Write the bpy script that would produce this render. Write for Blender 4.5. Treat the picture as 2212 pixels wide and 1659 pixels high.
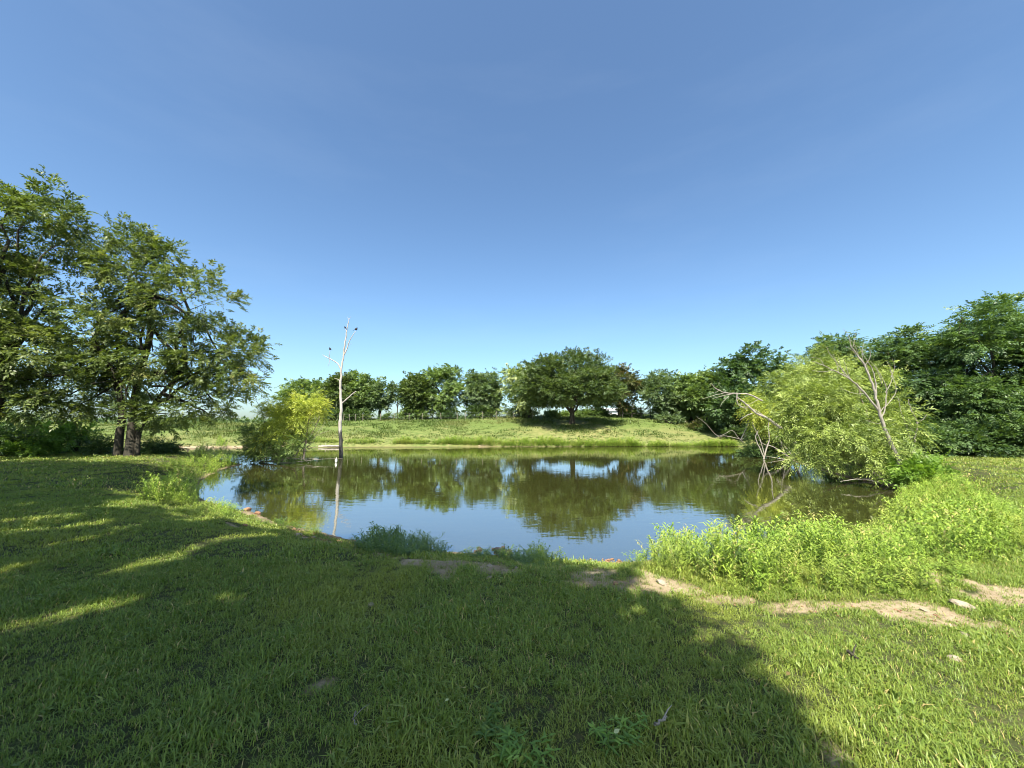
import bpy, bmesh, math, random
import numpy as np
from mathutils import Vector
R = math.radians
rng = np.random.default_rng(7)
random.seed(7)
for o in list(bpy.data.objects):
    bpy.data.objects.remove(o)
scn = bpy.context.scene
COL = scn.collection

# ------------------------------------------------------------------ camera
EYE = 2.2                      # metres above the pond surface (z = 0)
FPX = 831.0                    # focal length in units of a 2212 px wide picture
PITCH = math.atan(75.5 / FPX)
cd = bpy.data.cameras.new('camera')
cd.sensor_width = 36.0
cd.lens = 36.0 * FPX / 2212.0
cd.clip_start = 0.05
cd.clip_end = 6000
cam = bpy.data.objects.new('camera', cd)
COL.objects.link(cam)
cam.location = (0, 0, EYE)
cam.rotation_euler = (R(90) + PITCH, 0, 0)
scn.camera = cam

# ------------------------------------------------------------------ light
SUN_EL = R(56)
HEAD = np.array([0.10, 1.0])               # where the sunlight travels, on the ground
HEAD = HEAD / np.linalg.norm(HEAD)
w = bpy.data.worlds.new('World')
scn.world = w
w.use_nodes = True
nt = w.node_tree
nt.nodes.clear()
sky = nt.nodes.new('ShaderNodeTexSky')
sky.sky_type = 'NISHITA'
sky.sun_disc = False
sky.sun_elevation = SUN_EL
sky.sun_rotation = math.atan2(-HEAD[0], -HEAD[1])
sky.altitude = 100
sky.air_density = 1.0
sky.dust_density = 2.2
sky.ozone_density = 4.5
skc = nt.nodes.new('ShaderNodeTexCoord')
skm = nt.nodes.new('ShaderNodeMapping')
skm.inputs['Location'].default_value = (0, 0, 0.03)       # skip the murkiest layer right at the horizon
skn = nt.nodes.new('ShaderNodeVectorMath')
skn.operation = 'NORMALIZE'
nt.links.new(skc.outputs['Generated'], skm.inputs['Vector'])
nt.links.new(skm.outputs[0], skn.inputs[0])
nt.links.new(skn.outputs[0], sky.inputs['Vector'])
bg = nt.nodes.new('ShaderNodeBackground')
bg.inputs[1].default_value = 0.078
wo = nt.nodes.new('ShaderNodeOutputWorld')
hs = nt.nodes.new('ShaderNodeHueSaturation')
hs.inputs['Saturation'].default_value = 1.0
nt.links.new(sky.outputs[0], hs.inputs['Color'])
gm = nt.nodes.new('ShaderNodeGamma')
gm.inputs[1].default_value = 1.18
nt.links.new(hs.outputs[0], gm.inputs[0])
tcw = nt.nodes.new('ShaderNodeTexCoord')
mpw = nt.nodes.new('ShaderNodeMapping')
mpw.inputs['Scale'].default_value = (1.0, 1.6, 5.0)
nzw = nt.nodes.new('ShaderNodeTexNoise')
nzw.inputs['Scale'].default_value = 1.6
nzw.inputs['Detail'].default_value = 6
nzw.inputs['Roughness'].default_value = 0.6
rpw = nt.nodes.new('ShaderNodeValToRGB')          # a trace of thin high cloud over the whole sky
rpw.color_ramp.elements[0].position, rpw.color_ramp.elements[0].color = 0.50, (0, 0, 0, 1)
rpw.color_ramp.elements[1].position, rpw.color_ramp.elements[1].color = 0.80, (0.035, 0.035, 0.035, 1)
mxw = nt.nodes.new('ShaderNodeMix')
mxw.data_type = 'RGBA'
mxw.inputs[7].default_value = (5.2, 5.9, 6.6, 1)
nt.links.new(tcw.outputs['Generated'], mpw.inputs['Vector'])
nt.links.new(mpw.outputs[0], nzw.inputs['Vector'])
nt.links.new(nzw.outputs['Fac'], rpw.inputs[0])
nt.links.new(rpw.outputs[0], mxw.inputs[0])
tnt = nt.nodes.new('ShaderNodeMix')
tnt.data_type = 'RGBA'
tnt.blend_type = 'MULTIPLY'
tnt.inputs[0].default_value = 1.0
tnt.inputs[7].default_value = (1.01, 1.05, 0.95, 1)
nt.links.new(gm.outputs[0], tnt.inputs[6])
nt.links.new(tnt.outputs[2], mxw.inputs[6])
nt.links.new(mxw.outputs[2], bg.inputs[0])
nt.links.new(bg.outputs[0], wo.inputs[0])
sl = bpy.data.lights.new('sun', 'SUN')
sl.energy = 4.7
sl.angle = R(0.53)
sl.color = (1.0, 0.93, 0.80)
sun = bpy.data.objects.new('sun', sl)
COL.objects.link(sun)
SUNDIR = Vector((HEAD[0] * math.cos(SUN_EL), HEAD[1] * math.cos(SUN_EL), -math.sin(SUN_EL)))
sun.rotation_euler = SUNDIR.to_track_quat('-Z', 'Y').to_euler()
sun.location = (-10, -40, 40)
scn.view_settings.view_transform = 'Standard'
scn.view_settings.look = 'None'
scn.view_settings.gamma = 1.0
scn.view_settings.use_curve_mapping = False
scn.view_settings.exposure = 1.4
scn.cycles.filter_width = 1.0
scn.cycles.max_bounces = 6
scn.cycles.diffuse_bounces = 3
scn.cycles.glossy_bounces = 3
scn.cycles.transmission_bounces = 3
scn.cycles.transparent_max_bounces = 4
scn.cycles.sample_clamp_indirect = 4.0

# ------------------------------------------------------------------ helpers
def ray(px, py):
    u = (px - 1106.0) / FPX
    v = (829.5 - py) / FPX
    c, s = math.cos(PITCH), math.sin(PITCH)
    return np.array([u, c - v * s, s + v * c])

def P(px, py, z=0.0):          # where the sight line meets the level z
    r = ray(px, py)
    t = (z - EYE) / r[2]
    return np.array([r[0] * t, r[1] * t, z])

def Q(px, py, D):              # the point of the sight line at distance D ahead
    r = ray(px, py)
    t = D / r[1]
    return np.array([r[0] * t, D, EYE + r[2] * t])

def sm(a, b, x):
    t = np.clip((x - a) / (b - a), 0, 1)
    return t * t * (3 - 2 * t)

def hash2(ix, iy, s):
    h = (ix.astype(np.int64) * 374761393 + iy.astype(np.int64) * 668265263 + s * 974711) & 0x7fffffff
    h = ((h ^ (h >> 13)) * 1274126177) & 0x7fffffff
    return ((h ^ (h >> 16)) & 0xffff) / 65535.0

def vnoise(x, y, s=0):
    ix, iy = np.floor(x), np.floor(y)
    fx, fy = x - ix, y - iy
    fx, fy = fx * fx * (3 - 2 * fx), fy * fy * (3 - 2 * fy)
    a, b = hash2(ix, iy, s), hash2(ix + 1, iy, s)
    c, d = hash2(ix, iy + 1, s), hash2(ix + 1, iy + 1, s)
    return (a * (1 - fx) + b * fx) * (1 - fy) + (c * (1 - fx) + d * fx) * fy

def fbm(x, y, s=0, n=4):
    r, a, t = 0, 1, 0
    for i in range(n):
        r = r + a * vnoise(x * 2 ** i, y * 2 ** i, s + i * 17)
        t += a
        a *= 0.5
    return r / t

def norm(a):
    return a / np.maximum(np.linalg.norm(a, axis=-1, keepdims=True), 1e-9)

def mesh_from(name, V, F, mat=None, attrs=None, smooth=False):
    """V (n,3); F list of (m,k) index arrays of one polygon size each"""
    me = bpy.data.meshes.new(name)
    V = np.asarray(V, np.float32)
    F = [np.asarray(f, np.int32) for f in (F if isinstance(F, list) else [F]) if len(f)]
    me.vertices.add(len(V))
    me.vertices.foreach_set('co', V.ravel())
    li = np.concatenate([f.ravel() for f in F])
    tot = np.concatenate([np.full(len(f), f.shape[1], np.int32) for f in F])
    st = np.concatenate([[0], np.cumsum(tot)[:-1]]).astype(np.int32)
    me.loops.add(len(li))
    me.loops.foreach_set('vertex_index', li)
    me.polygons.add(len(tot))
    me.polygons.foreach_set('loop_start', st)
    me.polygons.foreach_set('loop_total', tot)
    if smooth:
        me.polygons.foreach_set('use_smooth', np.ones(len(tot), bool))
    me.update(calc_edges=True)
    for k, a in (attrs or {}).items():
        at = me.attributes.new(k, 'FLOAT', 'POINT')
        at.data.foreach_set('value', np.asarray(a, np.float32))
    if mat:
        me.materials.append(mat)
    return me

def link(name, me, parent=None, loc=None):
    o = bpy.data.objects.new(name, me)
    COL.objects.link(o)
    if parent:
        o.parent = parent
    if loc is not None:
        o.location = loc
    return o

def tag(o, label=None, cat=None, group=None, kind=None):
    if label: o['label'] = label
    if cat: o['category'] = cat
    if group: o['group'] = group
    if kind: o['kind'] = kind
    return o

def empty(name, loc, label, cat, group=None):
    o = bpy.data.objects.new(name, None)
    o.empty_display_size = 0.3
    COL.objects.link(o)
    o.location = loc
    return tag(o, label, cat, group)

class Geo:
    """collects vertices, faces and one value per vertex"""
    def __init__(s):
        s.V, s.F3, s.F4, s.T, s.n = [], [], [], [], 0
    def add(s, V, F3=None, F4=None, t=None):
        V = np.asarray(V, float)
        if F3 is not None and len(F3): s.F3.append(np.asarray(F3) + s.n)
        if F4 is not None and len(F4): s.F4.append(np.asarray(F4) + s.n)
        s.V.append(V)
        s.T.append(np.full(len(V), 0.5) if t is None else np.broadcast_to(np.asarray(t, float), (len(V),)))
        s.n += len(V)
    def mesh(s, name, mat, origin=None, smooth=False):
        V = np.concatenate(s.V)
        if origin is not None: V = V - np.asarray(origin)
        F = []
        if s.F3: F.append(np.concatenate(s.F3))
        if s.F4: F.append(np.concatenate(s.F4))
        return mesh_from(name, V, F, mat, {'tint': np.concatenate(s.T)}, smooth)

def tube(g, pts, rad, sides=6, t=0.5, cap=True):
    pts = np.asarray(pts, float)
    n = len(pts)
    rad = np.broadcast_to(np.asarray(rad, float), (n,))
    tan = norm(np.gradient(pts, axis=0))
    ref = np.array([1.0, 0.13, 0.07]) if abs(tan[0][0]) < 0.8 else np.array([0.1, 0.2, 1.0])
    a = norm(np.cross(tan, ref))
    b = np.cross(tan, a)
    ang = np.linspace(0, 2 * np.pi, sides, endpoint=False)
    ring = a[:, None, :] * np.cos(ang)[None, :, None] + b[:, None, :] * np.sin(ang)[None, :, None]
    V = (pts[:, None, :] + ring * rad[:, None, None]).reshape(-1, 3)
    i = np.arange(n - 1)[:, None] * sides
    j = np.arange(sides)[None, :]
    k = (j + 1) % sides
    F = np.stack([i + j, i + k, i + sides + k, i + sides + j], -1).reshape(-1, 4)
    F3 = []
    if cap:
        V = np.concatenate([V, pts[-1:] + tan[-1:] * rad[-1] * 0.5])
        m = (n - 1) * sides
        F3 = [[m + q, m + (q + 1) % sides, n * sides] for q in range(sides)]
    g.add(V, F3, F, t)

def bez(a, b, c, n=7):
    t = np.linspace(0, 1, n)[:, None]
    return (1 - t) ** 2 * np.asarray(a) + 2 * t * (1 - t) * np.asarray(b) + t * t * np.asarray(c)

def smooth_line(pts, n=4, jit=0.0):
    pts = np.asarray(pts, float)
    m = len(pts)
    out = []
    for i in range(m - 1):
        p0, p1, p2, p3 = pts[max(i - 1, 0)], pts[i], pts[i + 1], pts[min(i + 2, m - 1)]
        for t in np.linspace(0, 1, n, endpoint=False):
            out.append(0.5 * ((2 * p1) + (-p0 + p2) * t + (2 * p0 - 5 * p1 + 4 * p2 - p3) * t * t + (-p0 + 3 * p1 - 3 * p2 + p3) * t ** 3))
    out.append(pts[-1])
    out = np.array(out)
    if jit:
        out[1:-1] += rng.normal(0, jit, out[1:-1].shape)
    return out

# ------------------------------------------------------------------ materials
def newmat(name):
    m = bpy.data.materials.new(name)
    m.use_nodes = True
    t = m.node_tree
    t.nodes.clear()
    out = t.nodes.new('ShaderNodeOutputMaterial')
    return m, t, out

def ramp(t, stops, fac):
    r = t.nodes.new('ShaderNodeValToRGB')
    while len(r.color_ramp.elements) > 1:
        r.color_ramp.elements.remove(r.color_ramp.elements[-1])
    r.color_ramp.elements[0].position = stops[0][0]
    r.color_ramp.elements[0].color = (*stops[0][1], 1)
    for p, c in stops[1:]:
        e = r.color_ramp.elements.new(p)
        e.color = (*c, 1)
    t.links.new(fac, r.inputs[0])
    return r.outputs[0]

def noise(t, scale, detail=4, rough=0.55, vec=None):
    n = t.nodes.new('ShaderNodeTexNoise')
    n.inputs['Scale'].default_value = scale
    n.inputs['Detail'].default_value = detail
    n.inputs['Roughness'].default_value = rough
    if vec is None:
        g = t.nodes.new('ShaderNodeNewGeometry')
        vec = g.outputs['Position']
    t.links.new(vec, n.inputs['Vector'])
    return n.outputs['Fac']

def mix(t, a, b, fac, mode='MIX'):
    m = t.nodes.new('ShaderNodeMix')
    m.data_type = 'RGBA'
    m.blend_type = mode
    for s, v in ((m.inputs[0], fac), (m.inputs[6], a), (m.inputs[7], b)):
        if isinstance(v, (int, float)): s.default_value = v
        elif isinstance(v, tuple): s.default_value = (*v, 1)
        else: t.links.new(v, s)
    return m.outputs[2]

def attr(t, name):
    a = t.nodes.new('ShaderNodeAttribute')
    a.attribute_name = name
    return a.outputs['Fac']

def math_(t, op, a, b):
    m = t.nodes.new('ShaderNodeMath')
    m.operation = op
    for s, v in ((m.inputs[0], a), (m.inputs[1], b)):
        if isinstance(v, (int, float)): s.default_value = v
        else: t.links.new(v, s)
    return m.outputs[0]

def leafmat(name, stops, trans=0.35, rough=0.45, spec=0.35, patch=None):
    m, t, out = newmat(name)
    c = ramp(t, stops, attr(t, 'tint'))
    if patch:
        sc, col, lo, hi = patch
        f = ramp(t, [(lo, (0, 0, 0)), (hi, (1, 1, 1))], noise(t, sc, 3))
        c = mix(t, c, col, f)
    b = t.nodes.new('ShaderNodeBsdfPrincipled')
    b.inputs['Roughness'].default_value = rough
    b.inputs['Specular IOR Level'].default_value = spec
    t.links.new(c, b.inputs['Base Color'])
    tr = t.nodes.new('ShaderNodeBsdfTranslucent')
    tc = mix(t, c, (1.25, 1.3, 0.5), 1.0, 'MULTIPLY')
    t.links.new(tc, tr.inputs['Color'])
    ms = t.nodes.new('ShaderNodeMixShader')
    ms.inputs[0].default_value = trans
    t.links.new(b.outputs[0], ms.inputs[1])
    t.links.new(tr.outputs[0], ms.inputs[2])
    t.links.new(ms.outputs[0], out.inputs[0])
    return m

def solidmat(name, stops, scale, rough=0.85, bump=0.4, stretch=(1, 1, 1), spec=0.2, bscale=None):
    m, t, out = newmat(name)
    g = t.nodes.new('ShaderNodeNewGeometry')
    mp = t.nodes.new('ShaderNodeMapping')
    mp.inputs['Scale'].default_value = stretch
    t.links.new(g.outputs['Position'], mp.inputs['Vector'])
    n = noise(t, scale, 6, 0.65, mp.outputs[0])
    c = ramp(t, stops, n)
    b = t.nodes.new('ShaderNodeBsdfPrincipled')
    b.inputs['Roughness'].default_value = rough
    b.inputs['Specular IOR Level'].default_value = spec
    t.links.new(c, b.inputs['Base Color'])
    bp = t.nodes.new('ShaderNodeBump')
    bp.inputs['Strength'].default_value = bump
    bp.inputs['Distance'].default_value = 0.05
    t.links.new(noise(t, bscale or scale * 2, 5, 0.6, mp.outputs[0]), bp.inputs['Height'])
    t.links.new(bp.outputs[0], b.inputs['Normal'])
    t.links.new(b.outputs[0], out.inputs[0])
    return m

M = {}
M['bark'] = solidmat('bark', [(0.3, (0.020, 0.018, 0.013)), (0.7, (0.068, 0.061, 0.045))], 6, stretch=(1, 1, 0.25), bump=0.8)
M['bark_pale'] = solidmat('pale_bark', [(0.3, (0.12, 0.095, 0.07)), (0.7, (0.30, 0.25, 0.19))], 7, stretch=(1, 1, 0.3), bump=0.7)
M['deadwood'] = solidmat('dead_wood', [(0.25, (0.14, 0.122, 0.10)), (0.7, (0.37, 0.335, 0.285))], 8, stretch=(1, 1, 0.3), bump=0.4)
M['rust_rock'] = solidmat('rust_rock', [(0.3, (0.16, 0.085, 0.05)), (0.7, (0.34, 0.20, 0.12))], 14, bump=0.5)
M['dark_rock'] = solidmat('dark_wet_rock', [(0.3, (0.025, 0.018, 0.014)), (0.7, (0.09, 0.06, 0.045))], 16, rough=0.45, bump=0.5, spec=0.5)
M['pale_rock'] = solidmat('pale_limestone', [(0.3, (0.20, 0.165, 0.115)), (0.7, (0.36, 0.31, 0.225))], 14, bump=0.5)
M['feather'] = solidmat('dark_feather', [(0.3, (0.008, 0.008, 0.01)), (0.7, (0.03, 0.028, 0.03))], 60, rough=0.5, bump=0.1)
M['white_paint'] = solidmat('white_paint', [(0.3, (0.52, 0.51, 0.49)), (0.7, (0.64, 0.63, 0.61))], 9, rough=0.6, bump=0.05)
M['metal_roof'] = solidmat('grey_metal_roof', [(0.3, (0.34, 0.33, 0.33)), (0.7, (0.46, 0.45, 0.44))], 5, rough=0.5, bump=0.05)
M['window_glass'] = solidmat('window_glass', [(0.3, (0.02, 0.025, 0.03)), (0.7, (0.03, 0.035, 0.04))], 3, rough=0.1, bump=0.0, spec=0.5)
M['post_wood'] = solidmat('post_wood', [(0.3, (0.14, 0.12, 0.095)), (0.7, (0.32, 0.28, 0.23))], 9, stretch=(1, 1, 0.2), bump=0.4)
M['steel_wire'] = solidmat('steel_wire', [(0.3, (0.10, 0.10, 0.10)), (0.7, (0.16, 0.16, 0.15))], 9, rough=0.5, bump=0.0)
M['stump_cut'] = solidmat('stump_cut_wood', [(0.3, (0.30, 0.24, 0.16)), (0.7, (0.48, 0.40, 0.29))], 10, bump=0.4)

def snagmat():
    m, t, out = newmat('snag_wood')
    g = t.nodes.new('ShaderNodeNewGeometry')
    sx = t.nodes.new('ShaderNodeSeparateXYZ')
    t.links.new(g.outputs['Position'], sx.inputs[0])
    mp = t.nodes.new('ShaderNodeMapping')
    mp.inputs['Scale'].default_value = (1, 1, 0.22)
    t.links.new(g.outputs['Position'], mp.inputs['Vector'])
    n = noise(t, 9, 6, 0.7, mp.outputs[0])
    pale = ramp(t, [(0.30, (0.17, 0.14, 0.11)), (0.42, (0.31, 0.285, 0.255)), (0.75, (0.50, 0.47, 0.425))], n)
    dark = ramp(t, [(0.35, (0.02, 0.02, 0.02)), (0.62, (0.07, 0.068, 0.062)), (0.75, (0.30, 0.28, 0.25))], n)
    z = math_(t, 'ADD', sx.outputs[2], math_(t, 'MULTIPLY', n, 0.5))
    f = ramp(t, [(0.0, (0, 0, 0)), (1.0, (1, 1, 1))], math_(t, 'MULTIPLY', math_(t, 'SUBTRACT', z, 1.66), 5.0))
    c = mix(t, dark, pale, f)
    b = t.nodes.new('ShaderNodeBsdfPrincipled')
    b.inputs['Roughness'].default_value = 0.8
    b.inputs['Specular IOR Level'].default_value = 0.2
    t.links.new(c, b.inputs['Base Color'])
    bp = t.nodes.new('ShaderNodeBump')
    bp.inputs['Strength'].default_value = 0.5
    bp.inputs['Distance'].default_value = 0.04
    t.links.new(noise(t, 20, 5, 0.6, mp.outputs[0]), bp.inputs['Height'])
    t.links.new(bp.outputs[0], b.inputs['Normal'])
    t.links.new(b.outputs[0], out.inputs[0])
    return m
M['snag'] = snagmat()

M['leaf_walnut'] = leafmat('walnut_leaf', [(0.0, (0.0662, 0.1038, 0.0319)), (0.5, (0.1212, 0.1659, 0.0443)), (0.9, (0.1874, 0.2263, 0.0623)), (1.0, (0.2865, 0.2829, 0.0888))])
M['leaf_oak'] = leafmat('oak_leaf', [(0.0, (0.049, 0.0841, 0.028)), (0.6, (0.091, 0.1331, 0.0392)), (1.0, (0.1401, 0.1822, 0.0561))])
M['leaf_far'] = leafmat('hedgerow_leaf', [(0.0, (0.0906, 0.1494, 0.0498)), (0.6, (0.1584, 0.2309, 0.0679)), (1.0, (0.2376, 0.3057, 0.1019))])
M['leaf_pale'] = leafmat('pale_leaf', [(0.0, (0.1035, 0.1552, 0.0518)), (0.45, (0.207, 0.276, 0.0949)), (1.0, (0.5865, 0.621, 0.3105))])
M['leaf_brown'] = leafmat('browning_leaf', [(0.0, (0.045, 0.065, 0.02)), (0.6, (0.09, 0.10, 0.035)), (1.0, (0.19, 0.13, 0.055))])
M['leaf_grey'] = leafmat('greyish_leaf', [(0.0, (0.065, 0.1105, 0.0488)), (0.6, (0.1219, 0.1787, 0.0731)), (1.0, (0.195, 0.2519, 0.1137))])
M['leaf_dark'] = leafmat('dark_leaf', [(0.0, (0.0419, 0.0839, 0.0325)), (0.6, (0.0816, 0.1396, 0.0465)), (1.0, (0.1396, 0.2049, 0.0699))])
M['leaf_locust'] = leafmat('locust_leaf', [(0.0, (0.0556, 0.1063, 0.0405)), (0.6, (0.1063, 0.1771, 0.0583)), (0.95, (0.1771, 0.2531, 0.0887)), (1.0, (0.5063, 0.6075, 0.2531))])
M['leaf_willow'] = leafmat('willow_leaf', [(0.0, (0.1134, 0.1722, 0.042)), (0.55, (0.2534, 0.3237, 0.0812)), (1.0, (0.4402, 0.5095, 0.154))], trans=0.3)
M['leaf_willow_yellow'] = leafmat('yellow_willow_leaf', [(0.0, (0.1851, 0.2592, 0.0463)), (0.55, (0.3888, 0.4444, 0.0741)), (1.0, (0.6295, 0.6295, 0.1296))], trans=0.35)
M['leaf_shrub'] = leafmat('shrub_leaf', [(0.0, (0.0482, 0.0894, 0.0275)), (0.6, (0.0825, 0.1375, 0.0385)), (1.0, (0.1513, 0.2063, 0.055))])
M['leaf_bright'] = leafmat('bright_bush_leaf', [(0.0, (0.1139, 0.2088, 0.038)), (0.6, (0.2088, 0.3416, 0.057)), (1.0, (0.3416, 0.4743, 0.0949))], trans=0.4)
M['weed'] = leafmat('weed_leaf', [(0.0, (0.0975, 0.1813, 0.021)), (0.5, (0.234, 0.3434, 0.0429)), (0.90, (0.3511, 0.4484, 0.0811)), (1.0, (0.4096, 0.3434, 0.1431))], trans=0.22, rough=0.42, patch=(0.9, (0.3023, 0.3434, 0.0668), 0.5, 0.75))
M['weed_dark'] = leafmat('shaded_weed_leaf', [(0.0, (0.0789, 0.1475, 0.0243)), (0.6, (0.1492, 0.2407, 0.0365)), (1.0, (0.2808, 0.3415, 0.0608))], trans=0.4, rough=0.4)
M['grass'] = leafmat('lawn_blade', [(0.0, (0.11, 0.1794, 0.0333)), (0.5, (0.2035, 0.2813, 0.0475)), (0.85, (0.297, 0.3492, 0.0665)), (1.0, (0.506, 0.388, 0.171))], trans=0.3, rough=0.42, patch=(0.7, (0.275, 0.3152, 0.057), 0.5, 0.72))
M['pasture_grass'] = leafmat('pasture_blade', [(0.0, (0.0597, 0.1044, 0.0214)), (0.5, (0.0984, 0.1476, 0.0306)), (0.85, (0.1312, 0.1691, 0.0428)), (1.0, (0.179, 0.1872, 0.0734))], trans=0.3, rough=0.5, patch=(0.25, (0.1432, 0.1619, 0.0459), 0.45, 0.65))

# ------------------------------------------------------------------ terrain
shore_px = [(525, 1003), (480, 1014), (436, 1036), (422, 1056), (440, 1080), (500, 1097), (545, 1108), (585, 1126),
            (650, 1142), (720, 1158), (762, 1165), (830, 1183), (900, 1190), (1000, 1195), (1100, 1199), (1200, 1209),
            (1290, 1214), (1360, 1211), (1430, 1208), (1520, 1206), (1650, 1202), (1800, 1186), (1895, 1150), (1938, 1100),
            (1952, 1056), (1925, 1046), (1850, 1036), (1790, 1022), (1740, 1006), (1700, 990), (1655, 975), (1610, 965),
            (1500, 963), (1400, 964), (1300, 964.5), (1200, 965), (1100, 965), (1000, 965.5), (900, 966), (800, 966), (700, 967),
            (600, 968), (500, 968), (400, 968.5), (330, 969), (260, 972), (300, 980), (400, 986), (470, 992)]
SH = np.array([P(x, y)[:2] for x, y in shore_px])

def shore_dist(x, y):
    x = np.asarray(x, float).ravel()
    y = np.asarray(y, float).ravel()
    best = np.full(x.shape, 1e9)
    inside = np.zeros(x.shape, bool)
    n = len(SH)
    for i in range(n):
        a, b = SH[i], SH[(i + 1) % n]
        e = b - a
        t = np.clip(((x - a[0]) * e[0] + (y - a[1]) * e[1]) / (e @ e), 0, 1)
        dx, dy = x - a[0] - t * e[0], y - a[1] - t * e[1]
        best = np.minimum(best, dx * dx + dy * dy)
        if a[1] != b[1]:
            c = ((a[1] > y) != (b[1] > y)) & (x < (b[0] - a[0]) * (y - a[1]) / (b[1] - a[1]) + a[0])
            inside ^= c
    d = np.sqrt(best)
    return np.where(inside, -d, d)

CU = (np.array([-400, 200, 566, 640, 900, 1090, 1235, 1400, 1480, 1560, 1650, 1800, 3000]) - 1106) / FPX
CZ = np.array([1.5, 1.55, 1.6, 1.94, 2.2, 2.46, 2.6, 2.7, 2.35, 1.95, 1.6, 1.3, 1.0])
HT = np.array([-1, 0, 0.5, 1.2, 3, 6, 8.5, 12, 19, 25, 40, 80, 250, 800, 3000])
HZ = np.array([0, 0, 0.20, 0.38, 0.76, 1.36, 1.73, 2.05, 2.49, 2.42, 1.5, -0.5, -6, -9, -12])

def gz(x, y):
    shp = np.shape(x)
    x = np.asarray(x, float).ravel()
    y = np.asarray(y, float).ravel()
    d = shore_dist(x, y)
    dn = d + (fbm(x * 1.6, y * 1.6, 3, 3) - 0.5) * 0.5 * sm(40, 20, np.abs(y))
    u = x / np.maximum(y, 1.0)
    k = np.interp(u, CU, CZ) / 2.4
    hf = np.interp(d, HT, HZ)
    hf = np.where(hf > 0, hf * k, hf)
    hn = 0.60 * sm(-0.1, 2.3, dn) + 0.0
    hn += (fbm(x * 0.35, y * 0.35, 9, 3) - 0.5) * 0.10 * sm(1.0, 4, d)
    hn += 0.25 * sm(6, 30, -y)
    wf = sm(21, 27, y)
    z = hn * (1 - wf) + hf * wf
    z += (fbm(x * 0.9, y * 0.9, 21, 3) - 0.5) * 0.06 * sm(0.4, 2, d) * sm(200, 60, y)
    z = np.where(d > 0.25, np.maximum(z, 0.03 + 0.0 * d), z) if True else z
    z = np.where((y > 120), np.minimum(z, hf), z)
    under = -0.9 * sm(0.0, 3.0, -d) - 0.03 * sm(0, 0.3, -d)
    z = np.where(d < 0, under, z)
    return z.reshape(shp)

def gz1(x, y):
    return float(gz(np.array([x]), np.array([y]))[0])

def near_poly(x, y, pts, width):
    """0..1 closeness to a world polyline"""
    best = np.full(np.shape(x), 1e9)
    for i in range(len(pts) - 1):
        a, b = np.array(pts[i][:2]), np.array(pts[i + 1][:2])
        e = b - a
        t = np.clip(((x - a[0]) * e[0] + (y - a[1]) * e[1]) / (e @ e), 0, 1)
        best = np.minimum(best, np.hypot(x - a[0] - t * e[0], y - a[1] - t * e[1]))
    return np.clip(1 - best / width, 0, 1)

def G(px, py, z=0.5):          # point on the ground near that sight line
    p = P(px, py, z)
    for _ in range(6):
        p = P(px, py, gz1(p[0], p[1]))
    return p

PATH1 = [G(1290, 1234), G(1400, 1256), G(1520, 1284), G(1650, 1298), G(1800, 1303), G(1950, 1312), G(2080, 1335), G(2230, 1375)]
PATH2 = [G(1010, 1225), G(1120, 1235), G(1260, 1238), G(1330, 1240)]
PATH3 = [G(640, 1160), G(760, 1185), G(860, 1205), G(1010, 1222)]
PATH4 = [G(2110, 1270), G(2240, 1290)]
PATCH = [(G(1090, 1228), 0.55, 0.22, .8), (G(1270, 1232), 0.42, 0.30, .9), (G(1330, 1256), 0.35, 0.22, .7), (G(1440, 1268), 0.40, 0.20, .9), (G(1570, 1298), 0.25, 0.12, .6), (G(1760, 1312), 0.42, 0.14, .8),
         (G(1960, 1318), 0.42, 0.16, 1.0), (G(2060, 1342), 0.35, 0.12, .8), (G(2190, 1290), 0.45, 0.22, 1.0), (G(2150, 1385), 0.3, 0.12, .5), (G(700, 1172), 0.7, 0.35, .6), (G(500, 1130), 0.5, 0.25, .6), (G(940, 1215), .5, .25, .7)]
SPOTS = [(G(1735, 1530), 0.10), (G(1655, 1600), 0.07), (G(1795, 1625), 0.08), (G(690, 1480), .06), (G(1610, 1655), .08)]

def dirt(x, y):
    d = shore_dist(x, y)
    n = np.clip(0.5 + 2.6 * (fbm(x * 4.2, y * 4.2, 40, 5) - 0.5), 0, 1)
    f = 0.42 * near_poly(x, y, PATH1, 0.6) + 0.9 * near_poly(x, y, PATH2, 0.55) + 0.7 * near_poly(x, y, PATH3, 0.6) + 1.1 * near_poly(x, y, PATH4, 0.6)
    for c, ax_, ay_, a in PATCH:
        f = f + a * np.clip(1.25 - np.hypot((x - c[0]) / ax_, (y - c[1]) / ay_), 0, 1)
    shore = sm(0.38, 0.05, d) * sm(26, 18, y)
    m = sm(0.36, 0.95, f * (0.15 + 1.5 * n)) * sm(30, 20, y)
    for c, r in SPOTS:
        m = np.maximum(m, 0.8 * sm(0.95, 0.35, np.hypot(x - c[0], (y - c[1]) * 1.3) / r + 1.2 * (n - .5)))
    far = sm(0.9, 0.2, d) * sm(24, 27, y) * sm(0.42, 0.6, fbm(x * 0.5, y * 0.5, 77, 3) + 0.30 * sm(-17, -20, x) - 0.20 * sm(-20, -16, x))
    return np.clip(np.maximum(np.maximum(m, shore * 0.8), far), 0, 1)

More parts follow.
